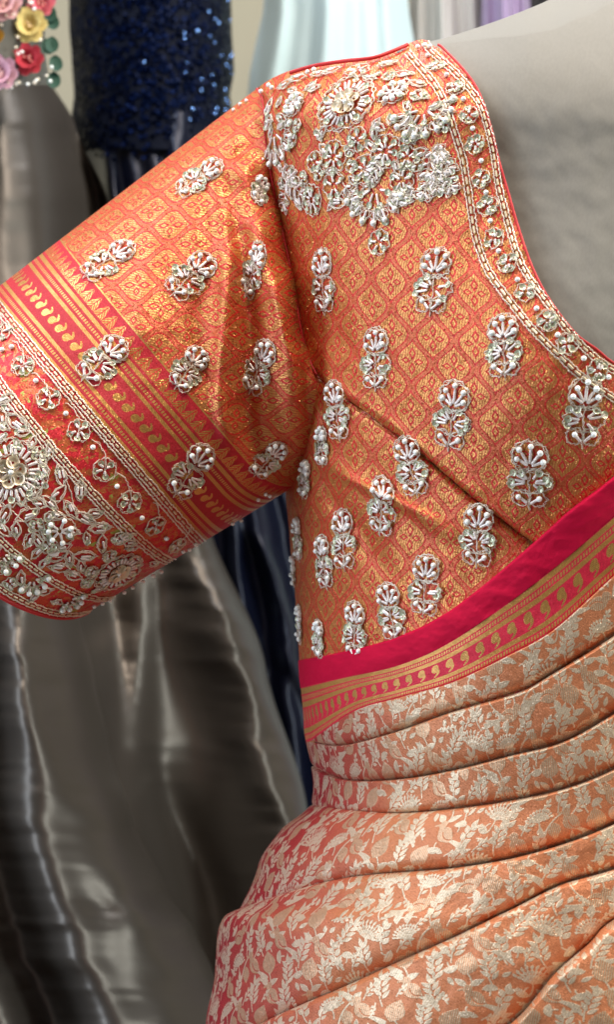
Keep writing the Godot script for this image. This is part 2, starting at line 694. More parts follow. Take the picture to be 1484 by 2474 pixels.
func stem_sequin(w: Work, base: Vector2, tip: Vector2, r: float) -> void:
	tip += Vector2(jit(4.5), jit(4.5))
	w.sequins.append(Vector3(tip.x, tip.y, r))
	w.bugles.append([base.lerp(tip, 0.26 + rng.randf() * 0.1), base.lerp(tip, 0.9) + Vector2(jit(4.0), jit(4.0)), 3.1])

func buti() -> Work:
	var w := Work.new()
	var b := Vector2(0, -22)
	for t in [[-28, -36], [-25, -57], [-3, -70], [20, -59], [28, -38]]:
		stem_pearl(w, b, Vector2(t[0], t[1]), 6.7)
	wavy(w, 37, 34, Vector2(0, -46), 11, 0.1)
	wavy(w, 36, 30, Vector2(0, -45), 7, 0.12)
	var c := Vector2(0, 14)
	for t in [[-24, -10], [-40, 2], [-40, 18], [-27, 34], [18, -12], [33, -6], [40, 8], [38, 24]]:
		if rng.randf() > 0.1:
			stem_sequin(w, c, Vector2(t[0], t[1]) * (1.0 + jit(0.1)), 8.6)
	wavy(w, 45, 26, Vector2(0, 12), 12, 0.14)
	var d := Vector2(2, 66)
	stem_pearl(w, d, Vector2(-22, 48), 6.7)
	stem_pearl(w, d, Vector2(24, 45), 6.7)
	wavy(w, 18, 17, Vector2(-18, 52), 5, 0.12)
	wavy(w, 18, 17, Vector2(20, 50), 5, 0.12)
	w.threads.append([Vector2(0, -20), Vector2(2, 14), Vector2(-1, 45), Vector2(2, 66), Vector2(1, 80)])
	return w

func rosette(r: float, n: int) -> Work:
	# the large round flower: petals of tan sequins inside a ring of bugles
	var w := Work.new()
	for i in 6:
		var a := TAU * i / 6.0 + 0.2
		w.tans.append(Vector3(cos(a) * r * 0.3, sin(a) * r * 0.3, r * 0.2))
		w.bugles.append([Vector2(cos(a), sin(a)) * r * 0.12, Vector2(cos(a + 0.3), sin(a + 0.3)) * r * 0.36, 3.0])
	w.pearls.append(Vector3(0, 0, 6.5))
	for i in n:
		var a := TAU * i / n + jit(0.05)
		var d := Vector2(cos(a), sin(a))
		var k := 1.0 if i % 3 else 0.86
		if i % 3 == 0:
			w.sequins.append(Vector3(d.x * r * 0.86, d.y * r * 0.86, 8.5))
		w.bugles.append([d * r * 0.56, d * r * 0.86 * k, 3.7])
	wavy(w, r, r, Vector2.ZERO, 16, 0.1)
	wavy(w, r * 0.94, r * 0.94, Vector2.ZERO, 13, 0.12)
	wavy(w, r * 0.5, r * 0.5, Vector2.ZERO, 9, 0.1)
	return w

func blossom(r: float, n: int, with_pearls: bool) -> Work:
	var w := Work.new()
	for i in n:
		var a := TAU * i / n + jit(0.15)
		var d := Vector2(cos(a), sin(a)) * r * 0.78
		if with_pearls:
			stem_pearl(w, Vector2.ZERO, d, 6.9, i % 3 == 0)
		else:
			stem_sequin(w, Vector2.ZERO, d, 8.0)
	wavy(w, r, r, Vector2.ZERO, n + 2, 0.12)
	return w

func half_fan(r: float, spread: float, n: int, with_pearls: bool) -> Work:
	# petals fan downwards from the origin in two tiers
	var w := Work.new()
	for i in n:
		var a := PI / 2 + spread * (float(i) / (n - 1) - 0.5)
		var d := Vector2(cos(a), sin(a))
		if i % 2 == 0:
			stem_sequin(w, d * r * 0.05, d * r * 0.5, 8.5)
		if with_pearls:
			stem_pearl(w, d * r * 0.56, d * r * 0.92, 7.0, i % 2 == 0)
		else:
			stem_sequin(w, d * r * 0.52, d * r * 0.93, 7.5)
		var e := Vector2(-d.y, d.x)
		w.threads.append([d * r * 0.5, d * r * 0.75 + e * r * 0.14, d * r * 1.06, d * r * 0.75 - e * r * 0.14, d * r * 0.5])
	wavy(w, r * 0.55, r * 0.55, Vector2.ZERO, n * 3, 0.12, PI / 2 - spread * 0.55, PI / 2 + spread * 0.55)
	return w

func leaf_spray(l: float, n: int) -> Work:
	# a pointed spray growing downwards: pairs of bugles along a thread spine
	var w := Work.new()
	w.threads.append([Vector2(0, -l), Vector2(jit(3), 0), Vector2(0, l)])
	for i in n:
		var t := lerpf(-l * 0.8, l * 0.45, float(i) / maxf(1.0, n - 1))
		var k := l * 0.55 * (1.0 - 0.3 * absf(t) / l)
		for sd in [-1.0, 1.0]:
			var tip := Vector2(sd * k, t + k * 0.75)
			if (i + int(sd)) % 2 == 0:
				stem_sequin(w, Vector2(sd * 2.0, t), tip, 7.0)
			else:
				w.bugles.append([Vector2(sd * 3.0, t + 2.0), tip, 3.2])
			w.threads.append([Vector2(0, t), tip + Vector2(sd * 5.0, -7.0), tip + Vector2(sd * 5.0, 8.0), Vector2(0, t + k * 0.7)])
	stem_sequin(w, Vector2(0, l * 0.4), Vector2(0, l * 0.95), 7.0)
	return w

func leaf(l: float) -> Work:
	var w := Work.new()
	for k in 2:
		var f := 1.0 + 0.18 * k
		w.threads.append([Vector2(0, -l * 1.1), Vector2(-l * 0.42 * f, -l * 0.35), Vector2(-l * 0.42 * f, l * 0.35), Vector2(jit(2), l * f), Vector2(l * 0.42 * f, l * 0.35), Vector2(l * 0.42 * f, -l * 0.35), Vector2(0, -l * 1.1)])
	stem_sequin(w, Vector2(jit(3), -l * 0.6), Vector2(jit(3), l * 0.6), 7.0)
	if l > 24.0:
		w.bugles.append([Vector2(7, -l * 0.3), Vector2(8, l * 0.5), 3.0])
	return w

func bead_basis(x: Vector3, n: Vector3) -> Basis:
	# y along x (the bead's length)
	var y := x.normalized()
	var z := (n - y * n.dot(y)).normalized()
	return Basis(y.cross(z), y, z)

func sew(called: String, o: Spot, w: Work) -> void:
	var tm := MB.new()
	for l in w.threads:
		for pass_ in 2:
			var pts := PackedVector3Array()
			for i in l.size() - 1:
				var a: Vector2 = l[i]
				var b: Vector2 = l[i + 1]
				var m := maxi(1, int(a.distance_to(b) / 7.0))
				for k in m:
					var q := a.lerp(b, float(k) / m) + Vector2(jit(3.4), jit(3.4))
					pts.append(on(o, q.x, q.y, 1.6 + rng.randf() * 3.4))
			pts.append(on(o, l[l.size() - 1].x, l[l.size() - 1].y, 2.0))
			tm.tube(pts, PXM * 0.92, 4)
	var sm := MB.new()
	for s in w.sequins:
		var nn := (o.n + o.r * jit(0.35) + o.d * jit(0.35)).normalized()
		sm.disc(on(o, s.x, s.y, 2.8), nn, (o.r - nn * o.r.dot(nn)).normalized(), s.z * PXM)
	var ts := MB.new()
	for s in w.tans:
		var nn := (o.n + o.r * jit(0.2) + o.d * jit(0.2)).normalized()
		ts.disc(on(o, s.x, s.y, 3.0), nn, (o.r - nn * o.r.dot(nn)).normalized(), s.z * PXM, 0.5, 12)
	var mesh := ArrayMesh.new()
	tm.surface(mesh, M.thread)
	sm.surface(mesh, M.sequin)
	ts.surface(mesh, M.tan_sequin)
	var node := part(called, mesh, null, blouse)
	for b in w.bugles:
		var a: Vector2 = b[0]
		var c: Vector2 = b[1]
		var p0 := on(o, a.x, a.y, 3.8)
		var p1 := on(o, c.x, c.y, 3.4)
		var ln := p0.distance_to(p1)
		if ln < 1e-5:
			continue
		var t := Transform3D(bead_basis(p1 - p0, o.n) * Basis.from_scale(Vector3(b[2] * PXM / 0.5, ln * 0.56 / 1.5 * 1.0, b[2] * PXM / 0.5)), (p0 + p1) * 0.5)
		if bugles_done < 300:
			bugles_done += 1
			var mi := part("bugle_bead", bugle_mesh, M.bugle, node)
			mi.transform = t
		else:
			rest_bugles.append(t)
	for s in w.pearls:
		var c := on(o, s.x, s.y, s.z * 0.85 + 2.0)
		var t := Transform3D(Basis.from_scale(Vector3.ONE * s.z * (1.0 + jit(0.08)) * PXM), c)
		if pearls_done < 300:
			pearls_done += 1
			var mi := part("pearl", pearl_mesh, M.pearl, node)
			mi.transform = t
		else:
			rest_pearls.append(t)

func lone_pearl(kind: int, x: float, y: float, r := 6.2) -> void:
	var o := spot(kind, x, y, 0.0)
	var t := Transform3D(Basis.from_scale(Vector3(1, 0.92, 1) * r * PXM), o.p + o.n * r * 0.8 * PXM)
	if pearls_done < 300:
		pearls_done += 1
		var mi := part("pearl", pearl_mesh, M.pearl, blouse)
		mi.transform = Transform3D(t.basis, t.origin - blouse.position)
	else:
		rest_pearls.append(t)

func cord(kind: int, pts: PackedVector2Array, r: float, called: String, mat: Material, twist := 13.0, lift := 0.0) -> void:
	# a twisted two-strand cord couched on the cloth
	var ctr := PackedVector3Array()
	var nor := PackedVector3Array()
	var c := Vector2.ZERO
	for i in pts.size() - 1:
		var a := pts[i]
		var b := pts[i + 1]
		var m := maxi(1, int(a.distance_to(b) / 3.2))
		for k in m:
			var q := a.lerp(b, float(k) / m)
			var o := spot(kind, q.x, q.y, 0.0)
			ctr.append(o.p + o.n * (r + lift) * PXM + Vector3(jit(1.5), jit(1.5), jit(1.0)) * PXM)
			nor.append(o.n)
	var mb := MB.new()
	for strand in 2:
		var line := PackedVector3Array()
		var dist := 0.0
		for i in ctr.size():
			var t := (ctr[mini(i + 1, ctr.size() - 1)] - ctr[maxi(i - 1, 0)]).normalized()
			if i > 0:
				dist += ctr[i].distance_to(ctr[i - 1])
			var side := t.cross(nor[i])
			var a := dist / (twist * PXM) * TAU + strand * PI
			line.append(ctr[i] + (side * cos(a) + nor[i] * sin(a)) * r * 0.55 * PXM)
		mb.tube(line, r * 0.62 * PXM, 5)
	part(called, mb.surface(ArrayMesh.new(), mat), null, blouse)

func bead_line(kind: int, pts: PackedVector2Array, r: float, step: float, called: String, mat: Material) -> void:
	# short metallic tube beads laid end to end
	var mb := MB.new()
	var cv := []
	for p in pts:
		cv.append_array([p.x, p.y])
	var c := PxLine.new(cv, int(maxf(4.0, pts.size())))
	var m := int(c.length / step)
	for i in m:
		var a := c.at((i + 0.08) / m)
		var b := c.at((i + 0.86) / m)
		var o := spot(kind, a.x, a.y, 0.0)
		var o2 := spot(kind, b.x, b.y, 0.0)
		var q0 := o.p + o.n * r * (1.0 + jit(0.15)) * PXM
		var q1 := o2.p + o2.n * r * (1.0 + jit(0.15)) * PXM
		mb.tube(PackedVector3Array([q0, q0.lerp(q1, 0.12), q0.lerp(q1, 0.88), q1]), r * PXM, 6, true)
	part(called, mb.surface(ArrayMesh.new(), mat), null, blouse)

func offset_line(pts: PackedVector2Array, d: float) -> PackedVector2Array:
	var out := PackedVector2Array()
	for i in pts.size():
		var t := (pts[mini(i + 1, pts.size() - 1)] - pts[maxi(i - 1, 0)]).normalized()
		out.append(pts[i] + Vector2(-t.y, t.x) * d)
	return out

func sq(s: float, q: float) -> Vector2:
	return Vector2(-0.76 * s + 0.65 * q, 0.65 * s + 0.76 * q)

func hem_s(t: float, th: float) -> float:
	# t = 0 at the woven border's lower edge, 1 at the sleeve hem
	var si := sin(th) if th < PI else 0.35 * sin(th)
	return lerpf(477.0, 800.0, t) + lerpf(3.0, 173.0, t) * si

func sleeve_point(s: float, th: float) -> Vector3:
	var q := (q_top(s) + q_bot(s)) * 0.5 - (q_bot(s) - q_top(s)) * 0.5 * cos(th)
	var x := sq(s, q)
	if sin(th) >= 0.0:
		return P(x.x, x.y, sleeve_z(x.x, x.y))
	return P(x.x, x.y, 0.018 + 0.03 * smoothstep(0.0, 800.0, s) + 0.06 * sin(th))

func border_top_s(th: float) -> float:
	return 263.0 + 8.0 * maxf(0.0, sin(th)) - 62.0 * pow(clampf((th - 0.8 * PI) / (0.2 * PI), 0.0, 1.0), 1.5) * (1.0 if th <= PI else maxf(0.0, 1.0 - (th - PI) * 1.5))

# ---------------------------------------------------------------- the scene
func _ready() -> void:
	rng.seed = 4711
	noise.seed = 5
	noise.frequency = 0.012
	# camera
	var cam := Camera3D.new()
	cam.name = "camera"
	cam.position = Vector3(0, 0, CAMZ)
	cam.fov = 43.603
	var lens := CameraAttributesPhysical.new()
	lens.frustum_focal_length = 30.0
	lens.frustum_focus_distance = 0.765
	lens.frustum_near = 0.05
	lens.frustum_far = 30.0
	lens.exposure_aperture = 5.0
	cam.attributes = lens
	add_child(cam)
	cam.current = true
	# air of the shop: a dim even ambience from the rest of the room
	var we := WorldEnvironment.new()
	we.name = "environment"
	var env := Environment.new()
	env.background_mode = Environment.BG_COLOR
	env.background_color = Color(0.56, 0.55, 0.54)
	env.background_energy_multiplier = 0.6
	env.tonemap_mode = Environment.TONE_MAPPER_LINEAR
	env.tonemap_exposure = 1.0
	env.sdfgi_enabled = true
	env.ssao_enabled = true
	env.ssil_enabled = true
	we.environment = env
	add_child(we)
	# ceiling panels: x, y, z, size, energy, lean
	lamp("square white ceiling panel light over the dress form's front", Vector3(0.2, 1.4, 0.6), Vector2(0.6, 0.6), 2.2, Vector3(0.1, -0.15, 0.1), Color(1.0, 0.96, 0.9))
	lamp("small white ceiling panel light on the neck side of the dress form", Vector3(1.0, 1.3, 0.35), Vector2(0.25, 0.25), 1.5, Vector3(0.1, 0.0, 0.1), Color(1.0, 0.97, 0.92))
	lamp("long white ceiling panel light over the sleeve side", Vector3(-0.95, 1.3, 0.35), Vector2(0.3, 1.2), 1.4, Vector3(-0.2, -0.4, -0.1), Color(0.9, 0.95, 1.0))
	lamp("white ceiling panel light above the row of gowns", Vector3(0.35, 1.35, -0.55), Vector2(1.2, 0.25), 1.1, Vector3(0.1, 0.0, -0.9), Color(0.95, 0.98, 1.0))
	lamp("tall bluish lit shop window on the sleeve side of the room", Vector3(-2.0, 0.05, 0.9), Vector2(0.8, 2.3), 2.4, Vector3(-0.2, -0.1, -0.3), Color(0.84, 0.92, 1.0), "shop_window", "window")
	lamp("tall pale lit shop window on the neck side of the room", Vector3(2.0, 0.1, 0.6), Vector2(0.5, 2.3), 3.2, Vector3(-0.1, -0.1, -0.3), Color(0.93, 0.98, 0.97), "shop_window", "window")
	make_materials()
	setting_walls()
	shapes()
	dress_form()
	make_blouse()
	make_sari()
	gowns()

func lamp(label: String, at: Vector3, size: Vector2, energy: float, look: Vector3, tint: Color, called := "ceiling_light", category := "ceiling light") -> void:
	var t := thing(called, label, category, at, "lights of the shop")
	var h := BoxMesh.new()
	h.size = Vector3(size.x + 0.06, 0.05, size.y + 0.06)
	var hm := MeshInstance3D.new()
	hm.name = "housing"
	hm.mesh = h
	hm.material_override = plain(Color(0.85, 0.85, 0.85), 0.5)
	hm.position = Vector3(0, 0.03, 0)
	t.add_child(hm, true)
	var g := BoxMesh.new()
	g.size = Vector3(size.x, 0.012, size.y)
	var gm := MeshInstance3D.new()
	gm.name = "diffuser"
	gm.mesh = g
	var e := plain(Color(1, 1, 1), 0.6)
	e.emission_enabled = true
	e.emission = tint
	e.emission_energy_multiplier = 2.5
	gm.material_override = e
	t.add_child(gm, true)
	var l := AreaLight3D.new()
	l.name = "lamp"
	l.area_size = size
	l.light_energy = energy
	l.light_color = tint
	l.area_range = 6.0
	l.area_attenuation = 2.0
	l.shadow_enabled = true
	l.position = Vector3(0, -0.012, 0)
	t.add_child(l, true)
	t.look_at_from_position(at, look, Vector3(0, 0, -1) if at.y > 1.0 else Vector3.UP)
	# the panel's own -y faces where it looks
	t.rotate_object_local(Vector3(1, 0, 0), PI / 2)
	l.rotation.x = -PI / 2

func make_materials() -> void:
	var pm := plain(Color(0.93, 0.92, 0.89), 0.22)
	pm.clearcoat_enabled = true
	pm.clearcoat = 0.5
	pm.clearcoat_roughness = 0.1
	pm.albedo_color = Color(0.97, 0.97, 0.95)
	M.pearl = pm
	M.bugle = plain(Color(0.92, 0.865, 0.84), 0.2, 0.2)
	M.sequin = plain(Color(0.78, 0.78, 0.66), 0.2, 0.2)
	M.tan_sequin = plain(Color(0.9, 0.82, 0.7), 0.3, 0.15)
	M.thread = plain(Color(0.9, 0.84, 0.77), 0.4, 0.35)
	M.cord = plain(Color(0.87, 0.79, 0.66), 0.36, 0.45)
	M.cord_pale = plain(Color(0.93, 0.88, 0.8), 0.3, 0.55)
	pearl_mesh = SphereMesh.new()
	pearl_mesh.radius = 1.0
	pearl_mesh.height = 2.0
	pearl_mesh.radial_segments = 10
	pearl_mesh.rings = 5
	bugle_mesh = CapsuleMesh.new()
	bugle_mesh.radius = 0.5
	bugle_mesh.height = 3.0
	bugle_mesh.radial_segments = 7
	bugle_mesh.rings = 2
	var b := brocade_maps()
	M.brocade = orm(b[0], b[1], b[2], 1.0)
	var sb: Array = weave(528, 428, func(x, y): return sleeve_border_at(x * 0.5, 214.0 - y * 0.5))
	M.sleeve_border = orm(tex(528, 428, sb[0]), tex(528, 428, sb[1]), facets(528, 428, 4, 0.5), 1.0)
	var rb: Array = weave(768, 220, func(x, y): return sari_border_at(x * 0.5, y * 0.5))
	M.sari_border = orm(tex(768, 220, rb[0]), tex(768, 220, rb[1]), facets(768, 220, 4, 0.35), 1.0)
	var cb: Array = weave(256, 256, func(x, y): return [rgb(0xc60a38) if posmod(y, 8) < 5 else rgb(0xb20830), 0.0, 0.72, 0.06])
	M.crimson = orm(tex(256, 256, cb[0]), tex(256, 256, cb[1]), facets(256, 256, 4, 0.15), 1.0)
	M.crimson.metallic_specular = 0.25
	M.crimson.uv1_scale = Vector3(6, 6, 6)
	botanical_mask()
	var s := botanical_maps(rgb(0xcb7f55), rgb(0xb86e47), rgb(0xcbae8e), rgb(0xd8c0a4), false, false)
	M.sari = orm(s[0], s[1], facets(1024, 1024, 4, 0.5), 1.0)
	# the ground of the silk (not its woven figures) is dyed from crimson at the hip to orange, along the second UVs
	var gr := Gradient.new()
	gr.set_color(0, Color(0.78, 0.2, 0.48))
	gr.set_color(1, Color(1, 1, 1))
	gr.offsets = PackedFloat32Array([0.08, 0.52])
	var gt := GradientTexture2D.new()
	gt.gradient = gr
	gt.width = 256
	gt.height = 8
	var gm := PackedByteArray()
	gm.resize(512 * 512 * 3)
	for y in 512:
		for x in 512:
			var v := 255 if mk[y * 2 * MS + x * 2] == 0 else 60
			var i := (y * 512 + x) * 3
			gm[i] = v
			gm[i + 1] = v
			gm[i + 2] = v
	M.sari.detail_enabled = true
	M.sari.detail_albedo = gt
	M.sari.detail_mask = tex(512, 512, gm)
	M.sari.heightmap_enabled = true
	M.sari.heightmap_texture = M.sari.detail_mask
	M.sari.heightmap_scale = 0.012
	M.sari.heightmap_flip_texture = true
	M.sari.detail_blend_mode = BaseMaterial3D.BLEND_MODE_MUL
	M.sari.detail_uv_layer = BaseMaterial3D.DETAIL_UV_2
	var c := botanical_maps(rgb(0xd0222c), rgb(0xbd1c26), rgb(0xbb522e), rgb(0xc46a3a), true, true)
	M.cuff = orm(c[0], c[1], facets(512, 512, 4, 0.5), 1.0)
	M.red_silk = plain(Color(0.74, 0.1, 0.12), 0.55)
	M.dark_gap = plain(Color(0.35, 0.05, 0.04), 0.8)
	var su := plain(Color(1, 1, 1), 0.9)
	su.albedo_texture = noisy(0.03, Color(0.45, 0.43, 0.4), Color(0.475, 0.455, 0.425), 3)
	su.normal_enabled = true
	su.normal_texture = noisy(0.16, Color.BLACK, Color.WHITE, 4, 512, true, 3.0)
	su.normal_scale = 0.35
	su.uv1_scale = Vector3(8, 8, 8)
	su.rim_enabled = true
	su.rim = 0.4
	M.suede = su
	M.wall = plain(Color(0.66, 0.62, 0.53), 0.85)
	M.floor = plain(Color(0.5, 0.48, 0.45), 0.35)

func setting_walls() -> void:
	var b := BoxMesh.new()
	b.size = Vector3(6, 3.2, 0.1)
	setting("back_wall", b, M.wall, Vector3(0, 0.2, -1.6))
	var f := BoxMesh.new()
	f.size = Vector3(6, 0.1, 5)
	setting("floor", f, M.floor, Vector3(0, -1.35, 0.5))

func shapes() -> void:
	princess = PxLine.new([765, 905, 800, 932, 870, 985, 1000, 1080, 1130, 1190, 1240, 1275, 1290, 1312, 1350, 1362])
	armhole = PxLine.new([620, 214, 636, 250, 641, 330, 665, 480, 700, 640, 735, 830, 765, 905])
	sleeve_folds = [
		[380.0, 1160.0, [380.0, 545, 480, 565, 620, 588, 800, 606, 1000, 596, 1160, 640], -0.012, 30.0],
		[470.0, 1130.0, [470.0, 640, 650, 668, 900, 705, 1130, 720], 0.01, 32.0],
		[400.0, 1000.0, [400.0, 480, 520, 508, 640, 505, 780, 480, 1000, 500], -0.005, 30.0],
		[420.0, 900.0, [420.0, 400, 600, 370, 900, 330], 0.004, 46.0],
		[560.0, 1120.0, [560.0, 560, 760, 545, 940, 530, 1120, 560], 0.006, 20.0],
		[600.0, 1100.0, [600.0, 700, 800, 728, 1100, 745], -0.006, 14.0],
		[300.0, 620.0, [300.0, 600, 450, 610, 620, 640], 0.005, 26.0],
	]
	body_folds = [
		[330.0, 1180.0, [330.0, 650, 480, 672, 640, 706, 830, 744, 905, 774, 1050, 786, 1180, 740], -0.004, 15.0],
		[1080.0, 1330.0, [1080.0, 775, 1160, 850, 1210, 960, 1260, 1040, 1330, 1120], 0.006, 30.0],
		[1100.0, 1420.0, [1100.0, 770, 1200, 800, 1300, 880, 1420, 960], -0.006, 30.0],
		[430.0, 900.0, [430.0, 690, 700, 760, 900, 830], -0.004, 50.0],
	]

func body_uv(x: float, y: float) -> Vector2:
	# unrolled round the body, woven pattern 125 x 142 units, a little off grain
	var u := (body_phi(x, y) * (CX - xl(y)) * 0.55 + x * 0.45)
	var a := 0.13
	return Vector2((u * cos(a) + y * sin(a)) / 440.0, (-u * sin(a) + y * cos(a)) / 375.0)

func dress_form() -> void:
	var t := thing("dress_form", "grey suede dress form with bare shoulder, wearing the orange blouse", "dress form", P(1500, 2474, 0.0))
	var top := PxLine.new([960, 120, 1073, 92, 1150, 68, 1240, 36, 1330, -2, 1410, -50, 1480, -120, 1520, -200, 1700, -230, 1900, -200, 1960, -110, 2150, -10, 2320, 90], 200)
	var ridge := [960.0, 128, 1073, 108, 1240, 90, 1330, 76, 1410, 44, 1484, 2, 1560, -100, 1700, -180, 1900, -150, 2320, 150]
	var f := func(u: float, v: float) -> Vector3:
		var a := top.at(u)
		var ry := tab(ridge, a.x)
		var y: float
		var z: float
		if v < 0.1:
			y = lerpf(a.y + 60.0, a.y, v / 0.1)
			z = zbody(a.x, a.y) - 0.007 - PXM * 1.9 * (ry - a.y) * (ry - a.y) / (ry - a.y + 9.0) - 0.09 * (1.0 - v / 0.1)
		elif v < 0.3:
			var k := (v - 0.1) / 0.2
			y = lerpf(a.y, ry, k)
			z = zbody(a.x, y) - 0.007 - PXM * 1.9 * (ry - y) * (ry - y) / (ry - y + 9.0)
		else:
			y = lerpf(ry, 1250.0, (v - 0.3) / 0.7)
			z = zbody(a.x, y) - 0.007
		return P(a.x, y, z)
	part("torso_cover", grid(150, 150, f, func(u, v): return Vector2(u * 1.2, v)), M.suede, t)
	var nk := CylinderMesh.new()
	nk.top_radius = 0.052
	nk.bottom_radius = 0.062
	nk.height = 0.12
	nk.radial_segments = 40
	var nm := part("neck", nk, M.suede, t)
	nm.position += P(1715, -330, 0.02)
	var cap := SphereMesh.new()
	cap.radius = 0.053
	cap.height = 0.03
	var cm := part("neck_cap", cap, M.suede, t)
	cm.position += P(1715, -330, 0.02) + Vector3(0, 0.06, 0)

func make_blouse() -> void:
	blouse = thing("embroidered_blouse", "orange and gold brocade blouse with pearl beadwork worn on the dress form", "blouse", P(1100, 1600, 0.0))
	# ---- front panel
	var T := PxLine.new([620, 214, 660, 188, 720, 165, 800, 152, 900, 141, 950, 124, 1000, 100, 1030, 97, 1073, 118, 1126, 174, 1160, 227, 1187, 308, 1207, 390, 1232, 475, 1252, 544, 1284, 637, 1325, 718, 1390, 804, 1443, 844, 1484, 877, 1560, 915, 1660, 935, 1800, 915, 1950, 850], 240)
	var L := PxLine.new([620, 214, 636, 250, 641, 330, 665, 480, 700, 640, 735, 830, 765, 905, 870, 985, 1000, 1080, 1130, 1190, 1240, 1275, 1290, 1312, 1350, 1362], 200)
	var B := PxLine.new([1350, 1362, 1484, 1260, 1650, 1120, 1950, 900], 160)
	var R := PxLine.new([1950, 850, 1950, 900], 60)
	var cp := func(u: float, v: float) -> Vector2:
		var a := T.at(u)
		var b := B.at(u)
		var l := L.at(v)
		var r := R.at(v)
		return a * (1 - v) + b * v + l * (1 - u) + r * u - (T.p[0] * (1 - u) * (1 - v) + T.at(1) * u * (1 - v) + B.p[0] * (1 - u) * v + B.at(1) * u * v)
	var nn := noise
	var front := func(u: float, v: float) -> Vector3:
		var u2 := u * u * 0.35 + u * 0.65
		var q: Vector2 = cp.call(u2, v)
		var d: float = q.distance_to(L.at(v))
		var z := zbody(q.x, q.y) + 0.0016 + 0.0012 * exp(-pow((d - 14.0) / 12.0, 2.0)) - 0.006 * exp(-d / 3.5)
		var dt := v * 1100.0
		if v < 0.03 and u2 < 0.3:
			z -= 0.014 * pow(1.0 - v / 0.03, 2.0)
		return P(q.x, q.y, z)
	var front_uv := func(u: float, v: float) -> Vector2:
		var q: Vector2 = cp.call(u * u * 0.35 + u * 0.65, v)
		return body_uv(q.x, q.y)
	part("front_panel", grid(230, 170, front, front_uv), M.brocade, blouse)
	# ---- side panel
	var seam := [850.0, 752, 905, 765, 932, 800, 985, 870, 1080, 1000, 1190, 1130, 1275, 1240, 1312, 1290, 1362, 1350, 1460, 1420, 1720, 1420]
	var side := func(u: float, v: float) -> Vector3:
		var y := lerpf(870.0, 1720.0, v)
		var p1 := body_phi(tab(seam, y) + 3.0, y)
		var ph := lerpf(-0.45, p1, u)
		if ph < 0.0:
			return body_at(ph, y, 0.0)
		var x := CX - (CX - xl(y)) * cos(ph)
		var d: float = princess.near(Vector2(x, y))
		return P(x, y, zbody(x, y) + 0.0008 - 0.012 * exp(-d / 6.0))
	var side_uv := func(u: float, v: float) -> Vector2:
		var y := lerpf(870.0, 1720.0, v)
		var ph := lerpf(-0.45, body_phi(tab(seam, y) + 3.0, y), u)
		var w := ph * (CX - xl(y)) * 0.55 + (CX - (CX - xl(y)) * cos(ph)) * 0.45
		var a := 0.1
		return Vector2((w * cos(a) + y * sin(a)) / 440.0 + 0.07, (-w * sin(a) + y * cos(a)) / 375.0 + 0.11)
	part("side_panel", grid(150, 170, side, side_uv), M.brocade, blouse)
	# ---- sleeve: cap, woven border, cuff
	var cap := func(u: float, v: float) -> Vector3:
		var th := u * TAU
		var s1 := border_top_s(th)
		# find the armhole for this angle
		var s := 0.0
		for k in 5:
			var q := (q_top(s) + q_bot(s)) * 0.5 - (q_bot(s) - q_top(s)) * 0.5 * cos(th)
			s = tab(SARM, q)
		return sleeve_point(lerpf(s - 2.0, s1, v), th)
	var cap_uv := func(u: float, v: float) -> Vector2:
		var th := u * TAU
		var s := 0.0
		for k in 5:
			var q := (q_top(s) + q_bot(s)) * 0.5 - (q_bot(s) - q_top(s)) * 0.5 * cos(th)
			s = tab(SARM, q)
		var ss := lerpf(s, border_top_s(th), v)
		var w := th * 400.0
		# woven on the bias of the arm
		var a := -0.72
		return Vector2((w * cos(a) - ss * sin(a)) / 440.0, (w * sin(a) + ss * cos(a)) / 375.0)
	part("sleeve", grid(200, 110, cap, cap_uv), M.brocade, blouse)
	var bord := func(u: float, v: float) -> Vector3:
		var th := u * TAU
		return sleeve_point(lerpf(border_top_s(th), hem_s(0.0, th), v), th)
	part("sleeve_border", grid(200, 40, bord, func(u, v): return Vector2(u * TAU * 395.0 / 264.0, v)), M.sleeve_border, blouse, "red woven sleeve band with gold paisley and stripes")
	var cuff := func(u: float, v: float) -> Vector3:
		var th := u * TAU
		return sleeve_point(hem_s(v, th), th)
	part("sleeve_cuff", grid(180, 60, cuff, func(u, v): return Vector2(u * TAU * 380.0 / 330.0, v * 420.0 / 330.0)), M.cuff, blouse, "red beaded cuff of the sleeve")
	var hem := MB.new()
	var hp := PackedVector3Array()
	for i in 121:
		var th := i / 120.0 * TAU
		hp.append(sleeve_point(hem_s(1.0, th), th))
	hem.tube(hp, 0.0014, 7)
	part("sleeve_hem", hem.surface(ArrayMesh.new(), M.red_silk), null, blouse)
	# ---- piping of the seams
	piping("armhole_piping", armhole, 0, 2.6, M.red_silk, 0.0)
	piping("shoulder_seam_fold", PxLine.new([700, 174, 760, 157, 830, 146, 900, 138, 950, 121, 985, 106], 40), 0, 5.0, M.red_silk, -2.0)
	neckline(T)
	embroidery()

func piping(called: String, c: PxLine, kind: int, r: float, mat: Material, lift: float) -> void:
	var mb := MB.new()
	var pts := PackedVector3Array()
	for q in c.p:
		var o := spot(kind, q.x, q.y, 0.0)
		pts.append(o.p + o.n * lift * PXM)
	mb.tube(pts, r * PXM, 6)
	part(called, mb.surface(ArrayMesh.new(), mat), null, blouse)

